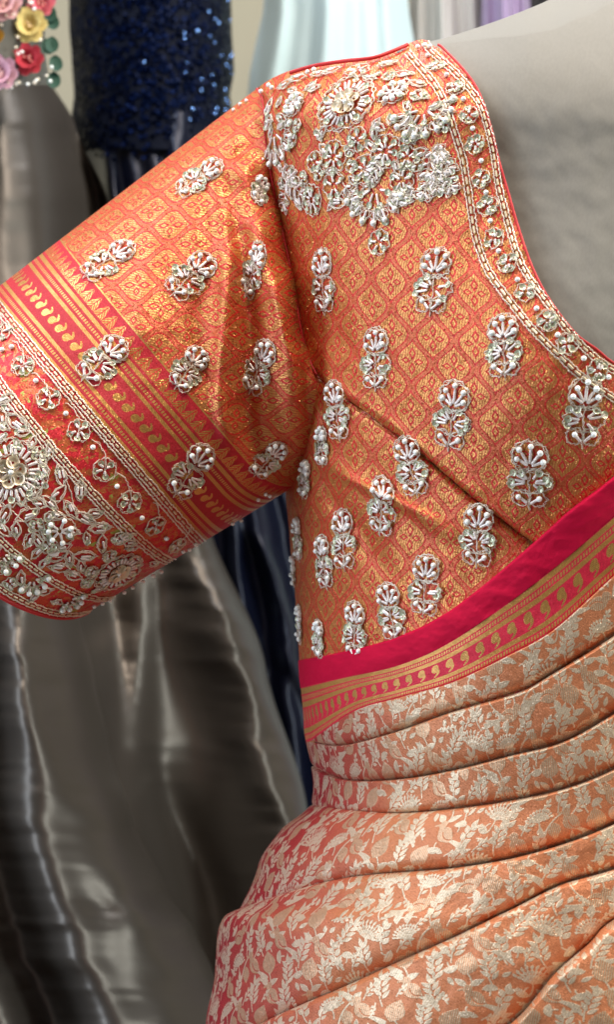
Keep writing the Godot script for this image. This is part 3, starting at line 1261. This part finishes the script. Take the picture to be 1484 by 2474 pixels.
func neckline(_t: PxLine) -> void:
	var edge := PxLine.new([1060, 108, 1073, 118, 1126, 174, 1160, 227, 1187, 308, 1207, 390, 1232, 475, 1252, 544, 1284, 637, 1325, 718, 1390, 804, 1443, 844, 1484, 877, 1560, 915, 1660, 935, 1800, 915, 1950, 850], 220)
	piping("neck_piping", edge, 0, 3.0, M.red_silk, 0.0)
	var inner := PxLine.new([985, 128, 1004, 150, 1065, 227, 1106, 337, 1122, 398, 1134, 467, 1150, 568, 1179, 649, 1223, 714, 1288, 795, 1361, 868, 1410, 913, 1484, 962, 1580, 1012, 1700, 1030, 1830, 1005], 190)
	bead_line(0, inner.p, 3.0, 24.0, "neck_trim", M.cord)
	cord(0, offset_line(inner.p, 8.0), 1.8, "neck_cord", M.thread, 9.0)
	cord(0, offset_line(inner.p, -8.0), 1.8, "neck_cord", M.thread, 9.0)
	var outer := PxLine.new([1030, 104, 1045, 126, 1106, 179, 1158, 243, 1179, 300, 1195, 365, 1207, 446, 1223, 507, 1244, 588, 1272, 657, 1321, 726, 1369, 791, 1426, 852, 1484, 893, 1580, 935, 1660, 950, 1800, 932], 180)
	bead_line(0, offset_line(outer.p, 2.0), 2.6, 20.0, "neck_trim", M.cord)
	cord(0, offset_line(outer.p, 9.0), 1.8, "neck_cord", M.thread, 9.0)
	cord(0, offset_line(outer.p, -6.0), 1.8, "neck_cord", M.cord_pale, 9.0)

func lines(pts: Array) -> Array:
	var out := []
	for i in pts.size() / 2:
		out.append(Vector2(pts[2 * i], pts[2 * i + 1]))
	return out

func embroidery() -> void:
	# single sprigs on the body, then on the sleeve: x, y, lean, scale
	for a in [[783, 683, 0, 1], [1050, 683, 0, 1], [910, 870, -3, 1], [1220, 840, -6, 0.97], [1095, 1007, 0, 1], [1412, 1000, -4, 0.97], [1282, 1150, -3, 1], [815, 995, -6, 0.95], [995, 1130, -10, 0.9], [1157, 1297, 3, 1], [1030, 1417, -3, 1], [925, 1225, -3, 0.98], [832, 1307, -12, 0.95], [785, 1360, -10, 0.9], [947, 1480, -6, 0.95], [860, 1525, 5, 0.95], [772, 1545, 0, 0.75], [722, 1305, -8, 0.8], [738, 1160, 10, 0.7], [726, 1510, 0, 0.75], [712, 1380, 0, 0.7], [780, 1080, 0, 0.7]]:
		sew("floral_sprig", spot(0, a[0], a[1], a[2], a[3]), buti())
	for a in [[480, 432, 48, 0.92], [260, 632, 46, 1], [460, 668, 38, 0.95], [615, 655, 36, 1], [628, 890, 30, 1], [455, 893, 40, 0.9], [247, 872, 45, 1], [460, 1140, 38, 1.05], [648, 1112, 35, 0.8], [625, 462, 25, 0.62]]:
		sew("floral_sprig", spot(1, a[0], a[1], a[2], a[3]), buti())
	# neckline flowers with a pearl between each two
	var fl := lines([1053, 162, 1102, 215, 1134, 280, 1150, 349, 1165, 434, 1179, 499, 1195, 576, 1228, 637, 1272, 706, 1325, 775, 1372, 832, 1443, 897, 1520, 938, 1600, 968, 1690, 980])
	for i in fl.size():
		var w := blossom(23.0, 4 + i % 2, false)
		sew("neck_blossom", spot(0, fl[i].x, fl[i].y, i * 40.0, 0.95), w)
	for q in lines([1035, 138, 1081, 185, 1122, 243, 1144, 312, 1165, 390, 1177, 467, 1187, 536, 1207, 609, 1252, 678, 1299, 747, 1349, 810, 1410, 866, 1469, 911, 1560, 958, 1645, 978]):
		lone_pearl(0, q.x, q.y)
	# shoulder yoke
	sew("rosette", spot(0, 838, 250, 0), rosette(75, 26))
	for a in [[712, 254, 34, 8], [951, 226, 34, 8]]:
		sew("pearl_blossom", spot(0, a[0], a[1], 0), blossom(a[2], a[3], true))
	sew("fan_flower", spot(0, 664, 318, -42), half_fan(92, 2.3, 7, true))
	sew("fan_flower", spot(0, 1026, 266, 0), half_fan(88, 3.1, 9, true))
	sew("fan_flower", spot(0, 908, 455, 0), half_fan(92, 2.5, 7, true))
	for a in [[1040, 400, 36, 3, 22], [1078, 395, 34, 3, -25], [1058, 440, 34, 3, -4], [1062, 372, 26, 3, 0], [715, 455, 52, 4, -60], [910, 408, 40, 4, 30], [690, 475, 40, 3, 10], [700, 420, 34, 3, -70], [978, 470, 34, 3, 60], [850, 470, 34, 3, -50], [1085, 440, 36, 3, -30], [1035, 450, 34, 3, 25]]:
		sew("leaf_spray", spot(0, a[0], a[1], a[4]), leaf_spray(a[2], a[3]))
	for a in [[756, 483, 40, 9], [809, 380, 40, 7], [934, 366, 42, 8], [884, 410, 32, 6], [974, 436, 30, 5], [809, 449, 32, 5], [866, 337, 26, 5], [986, 382, 26, 5], [918, 586, 30, 5], [763, 391, 24, 4], [866, 172, 28, 5]]:
		sew("bead_blossom", spot(0, a[0], a[1], 20), blossom(a[2], a[3], false))
	for a in [[651, 261, 26, 30], [650, 296, 24, 40], [682, 286, 24, 100], [818, 492, 26, 90], [978, 484, 26, -80], [803, 172, 26, 60], [936, 156, 26, 60], [978, 180, 26, -80], [1011, 204, 24, -70], [1020, 230, 24, -50], [720, 190, 28, 70], [770, 180, 24, 80], [690, 205, 24, 60], [1000, 330, 18, 0], [780, 320, 18, 30], [905, 320, 18, -20], [895, 190, 20, 100], [760, 215, 18, 70], [910, 300, 16, 40], [640, 420, 0, 0]]:
		if a[2] > 0:
			sew("leaf_motif", spot(0, a[0], a[1], a[3]), leaf(a[2]))
	var yoke := PackedVector2Array([Vector2(650, 240), Vector2(760, 185), Vector2(960, 150), Vector2(1060, 250), Vector2(1105, 400), Vector2(1090, 470), Vector2(960, 500), Vector2(915, 560), Vector2(860, 500), Vector2(690, 490), Vector2(655, 380)])
	var put_at: Array[Vector2] = []
	for b in [[712, 254], [951, 226], [690, 370], [1026, 300], [908, 490], [1057, 415], [715, 455], [910, 408], [690, 475], [978, 470], [850, 470], [756, 483], [809, 380], [934, 366], [884, 410], [974, 436], [809, 449], [866, 337], [986, 382], [763, 391], [866, 172], [1060, 330], [960, 320], [740, 340]]:
		put_at.append(Vector2(b[0], b[1]))
	for i in 700:
		var q := Vector2(rng.randf_range(640, 1110), rng.randf_range(150, 560))
		if not Geometry2D.is_point_in_polygon(q, yoke) or q.distance_to(Vector2(838, 250)) < 92.0:
			continue
		var clear := true
		for other in put_at:
			if other.distance_to(q) < 30.0:
				clear = false
		if clear:
			put_at.append(q)
			if put_at.size() % 3 == 0:
				sew("bead_blossom", spot(0, q.x, q.y, rng.randf() * 360.0), blossom(15.0, 3, false))
			else:
				sew("leaf_motif", spot(0, q.x, q.y, rng.randf() * 360.0), leaf(15.0 + 5.0 * rng.randf()))
	for q in lines([652, 208, 634, 222, 660, 214, 745, 178, 760, 172, 1010, 118, 1026, 114, 1040, 117]):
		lone_pearl(0, q.x, q.y)
	for q in lines([582, 254, 597, 246, 566, 268]):
		lone_pearl(1, q.x, q.y, 5.0)
	# cuff
	cuff_work()

func cuff_line(t: float, ds: float) -> PackedVector2Array:
	var out := PackedVector2Array()
	for i in 90:
		var th := lerpf(0.03, 0.985, i / 89.0) * PI
		var s := hem_s(t, th) + ds
		var q := (q_top(s) + q_bot(s)) * 0.5 - (q_bot(s) - q_top(s)) * 0.5 * cos(th)
		var p := sq(s, q)
		if p.x > -40.0:
			out.append(p)
	return out

func cuff_work() -> void:
	for t in [[0.012, -1], [0.257, 0], [0.76, 0], [0.955, 1]]:
		var k: float = t[0]
		cord(1, cuff_line(k, -8.0), 2.2, "cuff_cord", M.cord_pale, 12.0)
		bead_line(1, cuff_line(k, 0.0), 2.6, 15.0, "cuff_trim", M.cord)
		cord(1, cuff_line(k, 8.0), 2.2, "cuff_cord", M.thread, 12.0)
		if k < 0.3:
			cord(1, cuff_line(k, 16.0), 2.2, "cuff_cord", M.thread, 9.0)
	var fl := lines([3, 805, 55, 885, 117, 964, 190, 1041, 252, 1134, 312, 1211, 374, 1269, 426, 1316])
	for i in fl.size():
		var w := blossom(27.0, 4 + i % 2, false)
		wavy(w, 44, 20, Vector2(40, 8), 3, 0.1, PI, TAU * 0.95)
		sew("cuff_blossom", spot(1, fl[i].x, fl[i].y, 55.0 + i * 3.0), w)
	for q in lines([6, 848, 29, 841, 88, 922, 159, 1000, 224, 1081, 281, 1174, 341, 1249, 400, 1298]):
		lone_pearl(1, q.x, q.y, 6.6)
	sew("rosette", spot(1, 26, 1141, 0), rosette(80, 26))
	sew("rosette", spot(1, 284, 1381, 0), rosette(70, 24))
	sew("pearl_blossom", spot(1, 143, 1282, 0), blossom(40, 7, true))
	for a in [[146, 1149, 26, 160], [140, 1195, 24, 30], [193, 1183, 26, 0], [168, 1230, 26, 140], [205, 1250, 26, -60], [225, 1240, 22, -100], [65, 1243, 30, -110], [13, 1243, 24, 20], [39, 1279, 24, 0], [70, 1303, 24, 25], [90, 1305, 24, -25], [240, 1274, 28, -100], [208, 1300, 20, 0], [245, 1312, 24, 0], [297, 1298, 30, -110], [312, 1310, 20, -80], [135, 1342, 28, 70], [203, 1342, 28, -80], [143, 1370, 28, 100], [195, 1365, 20, -20], [177, 1389, 26, 110], [16, 965, 22, 70], [42, 1021, 32, -60], [5, 1010, 26, 0], [98, 1112, 22, -40], [120, 1090, 18, 0], [330, 1350, 20, -60], [370, 1360, 20, -60], [120, 1245, 18, 60], [95, 1215, 20, 120]]:
		sew("leaf_motif", spot(1, a[0], a[1], a[3]), leaf(a[2]))
	# small fillers between the larger cuff flowers
	var taken_at: Array[Vector2] = []
	for b in [[26, 1141], [10, 1100], [60, 1110], [284, 1381], [250, 1370], [310, 1350], [143, 1282], [146, 1149], [140, 1195], [193, 1183], [168, 1230], [205, 1250], [65, 1243], [13, 1243], [39, 1279], [80, 1303], [240, 1274], [208, 1300], [245, 1312], [135, 1342], [203, 1342], [143, 1370], [177, 1389], [42, 1021], [5, 1340], [78, 1398], [168, 1448]]:
		taken_at.append(Vector2(b[0], b[1]))
	for i in 600:
		var s := rng.randf_range(598, 900)
		var q := rng.randf_range(600, 1235)
		var p := sq(s, q)
		var th := acos(clampf(((q_top(s) + q_bot(s)) * 0.5 - q) / ((q_bot(s) - q_top(s)) * 0.5), -1.0, 1.0))
		var gap := 1e9
		for t in [0.257, 0.76, 0.955]:
			gap = minf(gap, absf(s - hem_s(t, th)))
		if p.x < -20.0 or s > hem_s(0.94, th) or s < hem_s(0.28, th) or gap < 22.0:
			continue
		var clear := true
		for other in taken_at:
			if other.distance_to(p) < 28.0:
				clear = false
		if clear:
			taken_at.append(p)
			if taken_at.size() % 3 == 0:
				sew("bead_blossom", spot(1, p.x, p.y, rng.randf() * 360.0), blossom(17.0, 4, false))
			else:
				sew("leaf_motif", spot(1, p.x, p.y, rng.randf() * 360.0), leaf(17.0 + 5.0 * rng.randf()))
	# vines that tie the leaves together
	for a in [[[95, 1200, 150, 1240, 205, 1262, 260, 1280]], [[150, 1130, 170, 1190, 185, 1230, 235, 1275]], [[20, 1225, 60, 1262, 100, 1290]], [[110, 1345, 160, 1350, 200, 1385, 240, 1385]], [[0, 980, 40, 1000, 85, 1060]]]:
		cord(1, PxLine.new(a[0], 30).p, 1.6, "cuff_vine", M.thread, 8.0)
	for a in [[5, 1340, 46, -10], [78, 1398, 48, -20], [168, 1448, 40, -45]]:
		sew("fan_flower", spot(1, a[0], a[1], a[3]), half_fan(a[2], 2.4, 5, true))
	for q in lines([640, 1192, 622, 1205, 650, 1196, 560, 1262, 580, 1255, 470, 1312, 455, 1325, 440, 1330, 390, 1382, 370, 1392, 345, 1402, 320, 1420, 300, 1432, 245, 1455, 225, 1462, 262, 1448]):
		lone_pearl(1, q.x, q.y, 5.6)
	for k in [["pearl_beads", rest_pearls, pearl_mesh, M.pearl], ["bugle_beads", rest_bugles, bugle_mesh, M.bugle]]:
		if k[1].is_empty():
			continue
		var mm := MultiMesh.new()
		mm.transform_format = MultiMesh.TRANSFORM_3D
		mm.mesh = k[2]
		mm.instance_count = k[1].size()
		for i in k[1].size():
			mm.set_instance_transform(i, k[1][i])
		var o := MultiMeshInstance3D.new()
		o.name = k[0]
		o.multimesh = mm
		o.material_override = k[3]
		o.position = -blouse.position
		o.set_meta("kind", "stuff")
		blouse.add_child(o, true)

# ---------------------------------------------------------------- sari
func to_phi(c: PxLine) -> PackedVector2Array:
	var out := PackedVector2Array()
	for q in c.p:
		out.append(Vector2(body_phi(q.x, q.y), q.y))
	out[0].x = 0.0
	return out

func along(l: PackedVector2Array, u: float) -> Vector2:
	# the first tenth wraps behind the body
	if u < 0.06:
		return Vector2(-0.5 * (1.0 - u / 0.06), l[0].y)
	var f := (u - 0.06) / 0.94
	f = f * f * 0.45 + f * 0.55
	f *= l.size() - 1
	var i := mini(int(f), l.size() - 2)
	return l[i].lerp(l[i + 1], f - i)

func make_sari() -> void:
	var sari := thing("draped_sari", "orange silk sari with silver flowers and crimson border, pleated round the dress form", "sari", P(1100, 2474, 0.0))
	var band_top := to_phi(PxLine.new([723, 1592, 824, 1574, 958, 1538, 1069, 1485, 1175, 1407, 1287, 1312, 1381, 1229, 1484, 1151, 1700, 965, 1950, 760], 200))
	var gold_top := to_phi(PxLine.new([728, 1662, 828, 1638, 961, 1608, 1081, 1556, 1228, 1458, 1348, 1366, 1484, 1250, 1700, 1060, 1950, 850], 200))
	var l1 := to_phi(PxLine.new([748, 1793, 855, 1718, 961, 1686, 1094, 1648, 1228, 1584, 1342, 1519, 1484, 1392, 1700, 1205, 1950, 1000], 200))
	var l2 := to_phi(PxLine.new([748, 1791, 823, 1802, 950, 1771, 1088, 1723, 1253, 1675, 1333, 1632, 1484, 1539, 1700, 1380, 1950, 1180], 200))
	var l3 := to_phi(PxLine.new([744, 1852, 828, 1885, 950, 1885, 1088, 1864, 1227, 1829, 1360, 1795, 1484, 1728, 1700, 1590, 1950, 1400], 200))
	var l4 := to_phi(PxLine.new([744, 1949, 828, 1960, 950, 1968, 1088, 1957, 1227, 1938, 1360, 1909, 1484, 1861, 1700, 1745, 1950, 1560], 200))
	var l5 := to_phi(PxLine.new([560, 2203, 695, 2159, 828, 2127, 961, 2113, 1088, 2102, 1227, 2079, 1360, 2042, 1484, 1994, 1700, 1890, 1950, 1720], 200))
	var l6 := to_phi(PxLine.new([480, 2560, 600, 2490, 700, 2442, 802, 2400, 961, 2329, 1088, 2273, 1227, 2204, 1360, 2140, 1484, 2103, 1700, 2020, 1950, 1870], 200))
	var l7 := to_phi(PxLine.new([430, 2790, 900, 2680, 1100, 2570, 1243, 2474, 1333, 2371, 1423, 2291, 1484, 2233, 1700, 2120, 1950, 1990], 200))
	var l8 := to_phi(PxLine.new([400, 3000, 1100, 2950, 1500, 2800, 1950, 2600], 200))
	band(sari, "crimson_band", band_top, gold_top, M.crimson, 0.0075, 0.0)
	band(sari, "paisley_border", gold_top, l1, M.sari_border, 0.0075, 0.06)
	pleat(sari, l1, l2, 0.004, 0.0065, 0.0)
	pleat(sari, l2, l3, 0.004, 0.0075, 0.37)
	pleat(sari, l3, l4, 0.004, 0.008, 0.71)
	pleat(sari, l4, l5, 0.004, 0.009, 0.18)
	pleat(sari, l5, l6, 0.008, 0.011, 0.55)
	pleat(sari, l6, l7, 0.009, 0.014, 0.83)
	pleat(sari, l7, l8, 0.010, 0.019, 0.29)

func band(root: Node3D, called: String, a: PackedVector2Array, b: PackedVector2Array, mat: Material, off: float, over: float) -> void:
	var f := func(u: float, v: float) -> Vector3:
		var q := along(a, u).lerp(along(b, u), v * (1.0 + over))
		var e := off
		if called == "crimson_band":
			e -= 0.006 * pow(1.0 - minf(1.0, v / 0.06), 2.0)
			e += 0.001 * sin(v * PI) + 0.0016 * noise.get_noise_2d(q.x * 500.0, q.y * 1.1)
		else:
			e -= 0.003 * smoothstep(0.9, 1.06, v)
		return body_at(q.x, q.y, e + 0.0008 * noise.get_noise_2d(q.x * 300.0, q.y * 0.6), 0.0065)
	var uv := func(u: float, v: float) -> Vector2:
		var q := along(a, u)
		return Vector2(q.x * 820.0 * 1.12 / 384.0, v * (1.0 + over))
	part(called, grid(170, 24, f, uv), mat, root)

func pleat(root: Node3D, a: PackedVector2Array, b: PackedVector2Array, amp: float, base: float, shift: float) -> void:
	var f := func(u: float, v: float) -> Vector3:
		var w := lerpf(-0.025, 1.14, pow(v, 1.35))
		var q := along(a, u).lerp(along(b, u), w)
		var roll := sin(PI * 0.5 * clampf((w + 0.025) / 0.05, 0.0, 1.0))
		var e := base - 0.006 + (0.006 + amp) * roll - amp * 0.5 * pow(maxf(w, 0.0), 2.0) - 0.014 * pow(maxf(w, 0.0), 12.0)
		e += amp * 0.22 * noise.get_noise_2d(q.x * 420.0 + shift * 900.0, q.y * 0.5)
		return body_at(q.x, q.y, e, base + amp * 0.8)
	var uv := func(u: float, v: float) -> Vector2:
		var q := along(a, u).lerp(along(b, u), lerpf(-0.025, 1.14, pow(v, 1.35)))
		var x := q.x * 760.0
		var y := q.y
		var r := 0.12
		return Vector2((x * cos(r) + y * sin(r)) / 510.0 + shift, (-x * sin(r) + y * cos(r)) / 510.0 + shift * 0.4)
	var dye := func(u: float, v: float) -> Vector2:
		var q := along(a, u).lerp(along(b, u), v)
		return Vector2(clampf((q.x + 0.12 * noise.get_noise_2d(q.x * 200.0, q.y)) / 1.6, 0.01, 0.99), 0.5)
	part("pleat", grid(190, 44, f, uv, dye), M.sari, root)

# ---------------------------------------------------------------- gowns behind
func satin(c: Color, rough: float, metal: float, nscale := 0.25) -> StandardMaterial3D:
	var m := plain(c, rough, metal)
	return m

func drape(root: Node3D, called: String, left: Array, right: Array, y0: float, y1: float, z: float, deep: float, ridges: Array, pleats: Array, mat: Material, nu := 150, nv := 170, flare := 0.0) -> MeshInstance3D:
	# cloth hanging between two outlines at depth z, bulging forward by deep; ridges follow [table, amp, width, wobble]
	var f := func(u: float, v: float) -> Vector3:
		var y := lerpf(y0, y1, v)
		var xa := tab(left, y)
		var xb := tab(right, y)
		var ph := lerpf(-0.35, PI + 0.35, u)
		var x := (xa + xb) * 0.5 - (xb - xa) * 0.5 * cos(ph)
		var zz := z + deep * sin(ph) + flare * maxf(0.0, y - y0) * PXM
		var si := maxf(0.0, sin(ph))
		var soft := minf(1.0, si * 2.5)
		for r in ridges:
			var c: float = tab(r[0], y) + r[3] * (noise.get_noise_2d(y * 0.45 + r[2] * 31.0, r[2] * 7.0) + 0.25 * noise.get_noise_2d(y * 1.6, r[2] * 9.0))
			var d: float = (x - c) / r[2]
			if absf(d) < 3.0:
				zz += r[1] * exp(-d * d) * soft 
		for r in pleats:
			zz += r[0] * sin((x - xa) / (xb - xa) * TAU * r[1] + r[2] + 1.2 * noise.get_noise_2d(x * 0.2, y * 0.2)) * soft * smoothstep(r[3], r[3] + 500.0, y)
		return P(x, y, zz)
	return part(called, grid(nu, nv, f, func(u, v): return Vector2(u, v)), mat, root)

func scatter(root: Node3D, called: String, mesh: Mesh, mat: Material, spots: Array[Transform3D]) -> void:
	var mm := MultiMesh.new()
	mm.transform_format = MultiMesh.TRANSFORM_3D
	mm.mesh = mesh
	mm.instance_count = spots.size()
	for i in spots.size():
		mm.set_instance_transform(i, spots[i])
	var o := MultiMeshInstance3D.new()
	o.name = numbered(root, called)
	o.multimesh = mm
	o.material_override = mat
	o.position = -root.position
	o.set_meta("kind", "stuff")
	root.add_child(o, true)

func gowns() -> void:
	# -- the gown with cloth flowers and a wide taupe satin skirt
	var fg := thing("flower_gown", "taupe satin ball gown with pink, red and yellow cloth flowers on its bodice", "gown", P(-300, 2700, -0.5), "evening gowns behind the dress form")
	var taupe := satin(Color(0.325, 0.295, 0.27), 0.38, 0.6)
	var zb := -0.42
	drape(fg, "bodice", [-200.0, -330, 250, -330], [-200.0, 120, 0, 108, 120, 108, 195, 118, 230, 125], -200, 205, zb, 0.1, [], [], plain(Color(0.3, 0.29, 0.26), 0.6), 60, 30)
	drape(fg, "skirt", [180.0, -330, 300, -420, 1000, -800, 2700, -1200], [180.0, 112, 200, 122, 300, 180, 490, 262, 800, 360, 1250, 500, 1600, 640, 1950, 742, 2400, 850, 2700, 900], 180, 2700, -0.7, 0.22, [
		[[180.0, 100, 300, 130, 600, 168, 1000, 260, 1400, 330], 0.016, 54.0, 8.0],
		[[180.0, 60, 300, 75, 600, 95, 1000, 120, 1400, 160], 0.016, 54.0, 8.0],
		[[180.0, 112, 300, 165, 500, 222, 900, 330], 0.012, 40.0, 5.0],
		[[180.0, 0, 300, 0, 600, 0, 1000, 0], 0.016, 60.0, 10.0],
		[[1200.0, 420, 1330, 448, 1500, 520, 1650, 580, 1780, 622, 1880, 654, 1960, 690, 2200, 730], 0.024, 54.0, 36.0],
		[[1200.0, 475, 1310, 506, 1480, 562, 1620, 622, 1750, 682, 1900, 738, 2100, 790], 0.016, 40.0, 24.0],
		[[1200.0, 300, 1500, 380, 1800, 470, 2200, 560, 2500, 640], -0.1, 130.0, 6.0],
		[[1400.0, 240, 1800, 320, 2200, 480, 2474, 560], -0.08, 90.0, 0.0],
	], [], taupe, 220, 260, 0.2)
	drape(fg, "skirt_fold", [900.0, -500, 1500, -700, 2700, -900], [900.0, 60, 1250, 130, 1480, 192, 1640, 228, 1800, 262, 2000, 325, 2150, 402, 2250, 470, 2350, 515, 2550, 640, 2700, 720], 900, 2700, -0.5, 0.2, [
		[[900.0, 20, 1480, 55, 1600, 60, 1750, 95, 1900, 150, 2000, 205, 2130, 250, 2200, 300, 2330, 332, 2474, 380, 2700, 460], 0.016, 66.0, 16.0],
		[[900.0, -80, 1480, -30, 1600, 12, 1750, 60, 1900, 90, 2080, 118, 2280, 195, 2474, 272, 2700, 340], 0.018, 70.0, 14.0],
		[[1500.0, 130, 1800, 190, 2100, 300, 2400, 430], 0.01, 50.0, 14.0],
		[[1900.0, -60, 2200, 20, 2474, 120, 2700, 200], -0.07, 70.0, 20.0],
	], [], taupe, 200, 240, 0.25)
	# flowers on the bodice
	var fz := zb + 0.1
	for a in [[75, 68, 44, "yellow_flower", Color(0.9, 0.83, 0.56)], [102, 12, 36, "pink_flower", Color(0.88, 0.48, 0.54)], [70, 150, 40, "red_flower", Color(0.76, 0.27, 0.32)], [4, 182, 44, "mauve_flower", Color(0.8, 0.62, 0.68)], [12, 14, 46, "cream_pink_flower", Color(0.85, 0.66, 0.66)], [-30, 95, 44, "ochre_flower", Color(0.62, 0.45, 0.16)], [40, -50, 44, "pink_flower", Color(0.85, 0.5, 0.55)], [-60, 10, 44, "mauve_flower", Color(0.7, 0.45, 0.55)]]:
		flower(fg, a[0], a[1], fz - 0.04 * pow((a[0] + 110.0) / 220.0, 2.0) * 1.2, a[2], a[3], a[4])
	var leafm := MB.new()
	for a in [[118, 30, 0.2], [126, 105, -0.1], [122, 50, 0.5], [110, 110, 0.6], [130, 190, 0.0], [132, 150, 0.3], [30, 120, 1.2]]:
		var c := P(a[0], a[1] - 16.0, zb + 0.05)
		leafm.petal(c, Vector3(sin(a[2]) * 0.4, -1, 0.1).normalized(), Vector3(0.2, 0, 1).normalized(), 0.018, 0.006, 0.004)
	part("green_leaves", leafm.surface(ArrayMesh.new(), plain(Color(0.08, 0.26, 0.2), 0.7)), null, fg)
	for i in 34:
		var x := rng.randf_range(-40, 132)
		var y := rng.randf_range(-10, 200) if i < 24 else rng.randf_range(185, 205) + (132 - x) * 0.1
		var s := SphereMesh.new()
		var mi := part("glass_bead", pearl_mesh, M.cord_pale if i % 3 else M.pearl, fg)
		mi.position += P(x, y, zb + 0.09)
		mi.scale = Vector3.ONE * 0.0017
	# -- the navy sequin gown
	var ng := thing("navy_sequin_gown", "navy blue sequined gown with a satin skirt, between the flowered and the mint gowns", "gown", P(400, 2900, -0.8), "evening gowns behind the dress form")
	var navy := satin(Color(0.03, 0.045, 0.1), 0.7, 0.0)
	navy.metallic_specular = 0.2
	var nl := [-200.0, 166, 60, 166, 140, 172, 230, 178, 280, 172, 330, 172, 480, 180, 900, 150, 2900, 0]
	var nr := [-200.0, 552, 80, 560, 170, 566, 230, 556, 300, 565, 480, 600, 900, 640, 1300, 790, 1900, 900, 2900, 1100]
	drape(ng, "bodice", nl, nr, -200, 360, -0.85, 0.16, [], [], navy, 80, 60)
	var rows: Array[Transform3D] = []
	var bright: Array[Transform3D] = []
	for i in 2400:
		var y := rng.randf_range(-60, 400)
		var ph := rng.randf_range(0.15, PI - 0.15)
		var xa := tab(nl, y)
		var xb := tab(nr, y)
		var x := (xa + xb) * 0.5 - (xb - xa) * 0.5 * cos(ph)
		if y > 260 and rng.randf() < (y - 260.0) / 140.0:
			continue
		var p := P(x, y, -0.85 + 0.163 * sin(ph))
		var nn := Vector3(-cos(ph) + jit(0.5), jit(0.5) + 0.1, sin(ph)).normalized()
		var bs := bead_basis(nn, Vector3(0.1, 1, 0.2)) * Basis.from_scale(Vector3(1, 0.12, 1) * 0.0032)
		rows.append(Transform3D(bs, p))
	for i in 34:
		var y := rng.randf_range(0, 320)
		var ph := PI * (0.35 + 0.6 * sqrt(rng.randf()))
		var xa := tab(nl, y)
		var xb := tab(nr, y)
		bright.append(Transform3D(Basis.from_scale(Vector3.ONE * rng.randf_range(0.0013, 0.0026)), P((xa + xb) * 0.5 - (xb - xa) * 0.5 * cos(ph), y, -0.85 + 0.166 * sin(ph))))
	var sq_mesh := CylinderMesh.new()
	sq_mesh.top_radius = 0.8
	sq_mesh.bottom_radius = 1.0
	sq_mesh.height = 1.0
	sq_mesh.radial_segments = 8
	sq_mesh.rings = 1
	scatter(ng, "sequins", sq_mesh, plain(Color(0.016, 0.035, 0.11), 0.32, 1.0), rows)
	scatter(ng, "crystal_beads", pearl_mesh, plain(Color(0.55, 0.72, 1.0), 0.08, 0.95), bright)
	drape(ng, "skirt", [250.0, 172, 330, 180, 480, 200, 900, 240, 2900, 200], nr, 270, 2900, -0.9, 0.2, [
		[[255.0, 280, 330, 262, 480, 270, 700, 280], 0.02, 24.0, 8.0],
		[[255.0, 440, 480, 440, 700, 450], 0.02, 30.0, 8.0],
		[[1000.0, 560, 1250, 604, 1500, 700, 1900, 800], 0.03, 22.0, 16.0],
	], [[0.012, 7.0, 0.0, 200.0]], satin(Color(0.05, 0.065, 0.14), 0.34, 0.45), 160, 140)
	# -- pale gowns
	pale_gown("mint_gown", "pale mint tulle gown hanging behind the orange shoulder", [-250.0, 660, 0, 640, 200, 600, 2600, 300], [-250.0, 960, 0, 985, 200, 1015, 2600, 1200], -1.0, Color(0.66, 0.72, 0.72))
	pale_gown("ivory_gown", "greyish ivory tulle gown between the mint and the lilac gowns", [-250.0, 1000, 200, 985, 2600, 900], [-250.0, 1165, 200, 1180, 2600, 1400], -1.12, Color(0.66, 0.64, 0.62))
	pale_gown("lilac_gown", "lilac gown at the far right of the row, just above the dress form's shoulder", [-250.0, 1172, 200, 1160, 2600, 1100], [-250.0, 1268, 200, 1290, 2600, 1500], -1.05, Color(0.52, 0.44, 0.56))
	pale_gown("charcoal_gown", "dark charcoal gown glimpsed beside the lilac gown", [-250.0, 1270, 200, 1270, 2600, 1270], [-250.0, 1420, 200, 1440, 2600, 1640], -1.15, Color(0.16, 0.15, 0.15))

func pale_gown(called: String, label: String, l: Array, r: Array, z: float, c: Color) -> void:
	var t := thing(called, label, "gown", P((l[1] + r[1]) * 0.5, 2600, z), "evening gowns behind the dress form")
	var m := plain(c, 0.7)
	m.rim_enabled = true
	m.rim = 0.5
	drape(t, "skirt", l, r, -250, 2600, z, 0.1, [], [[0.012, 2.5, 0.6, -900.0], [0.003, 7.0, 2.0, -900.0]], m, 120, 40)

func flower(root: Node3D, x: float, y: float, z: float, r: float, called: String, c: Color) -> void:
	var k := (CAMZ - z) * TANH / 1237.0
	var ctr := P(x, y, z)
	var mb := MB.new()
	for ring in 2:
		for i in 7 - ring:
			var a := TAU * i / (7.0 - ring) + ring * 0.4 + jit(0.12)
			mb.petal(ctr + Vector3(0, 0, ring * 0.003), Vector3(cos(a), sin(a), 0.1), Vector3(0, 0, 1), r * k * (1.0 - 0.35 * ring), r * k * 0.34, 0.006 + 0.004 * ring)
	r *= 0.9
	var m := plain(c, 0.95)
	m.metallic_specular = 0.2
	var o := part(called, mb.surface(ArrayMesh.new(), m), null, root)
	for i in 5:
		var b := part("stamen_bead", pearl_mesh, plain(c.lerp(Color(0.95, 0.8, 0.7), 0.5), 0.25), o)
		b.position = ctr + Vector3(jit(0.004), jit(0.004), 0.008)
		b.scale = Vector3.ONE * 0.0016
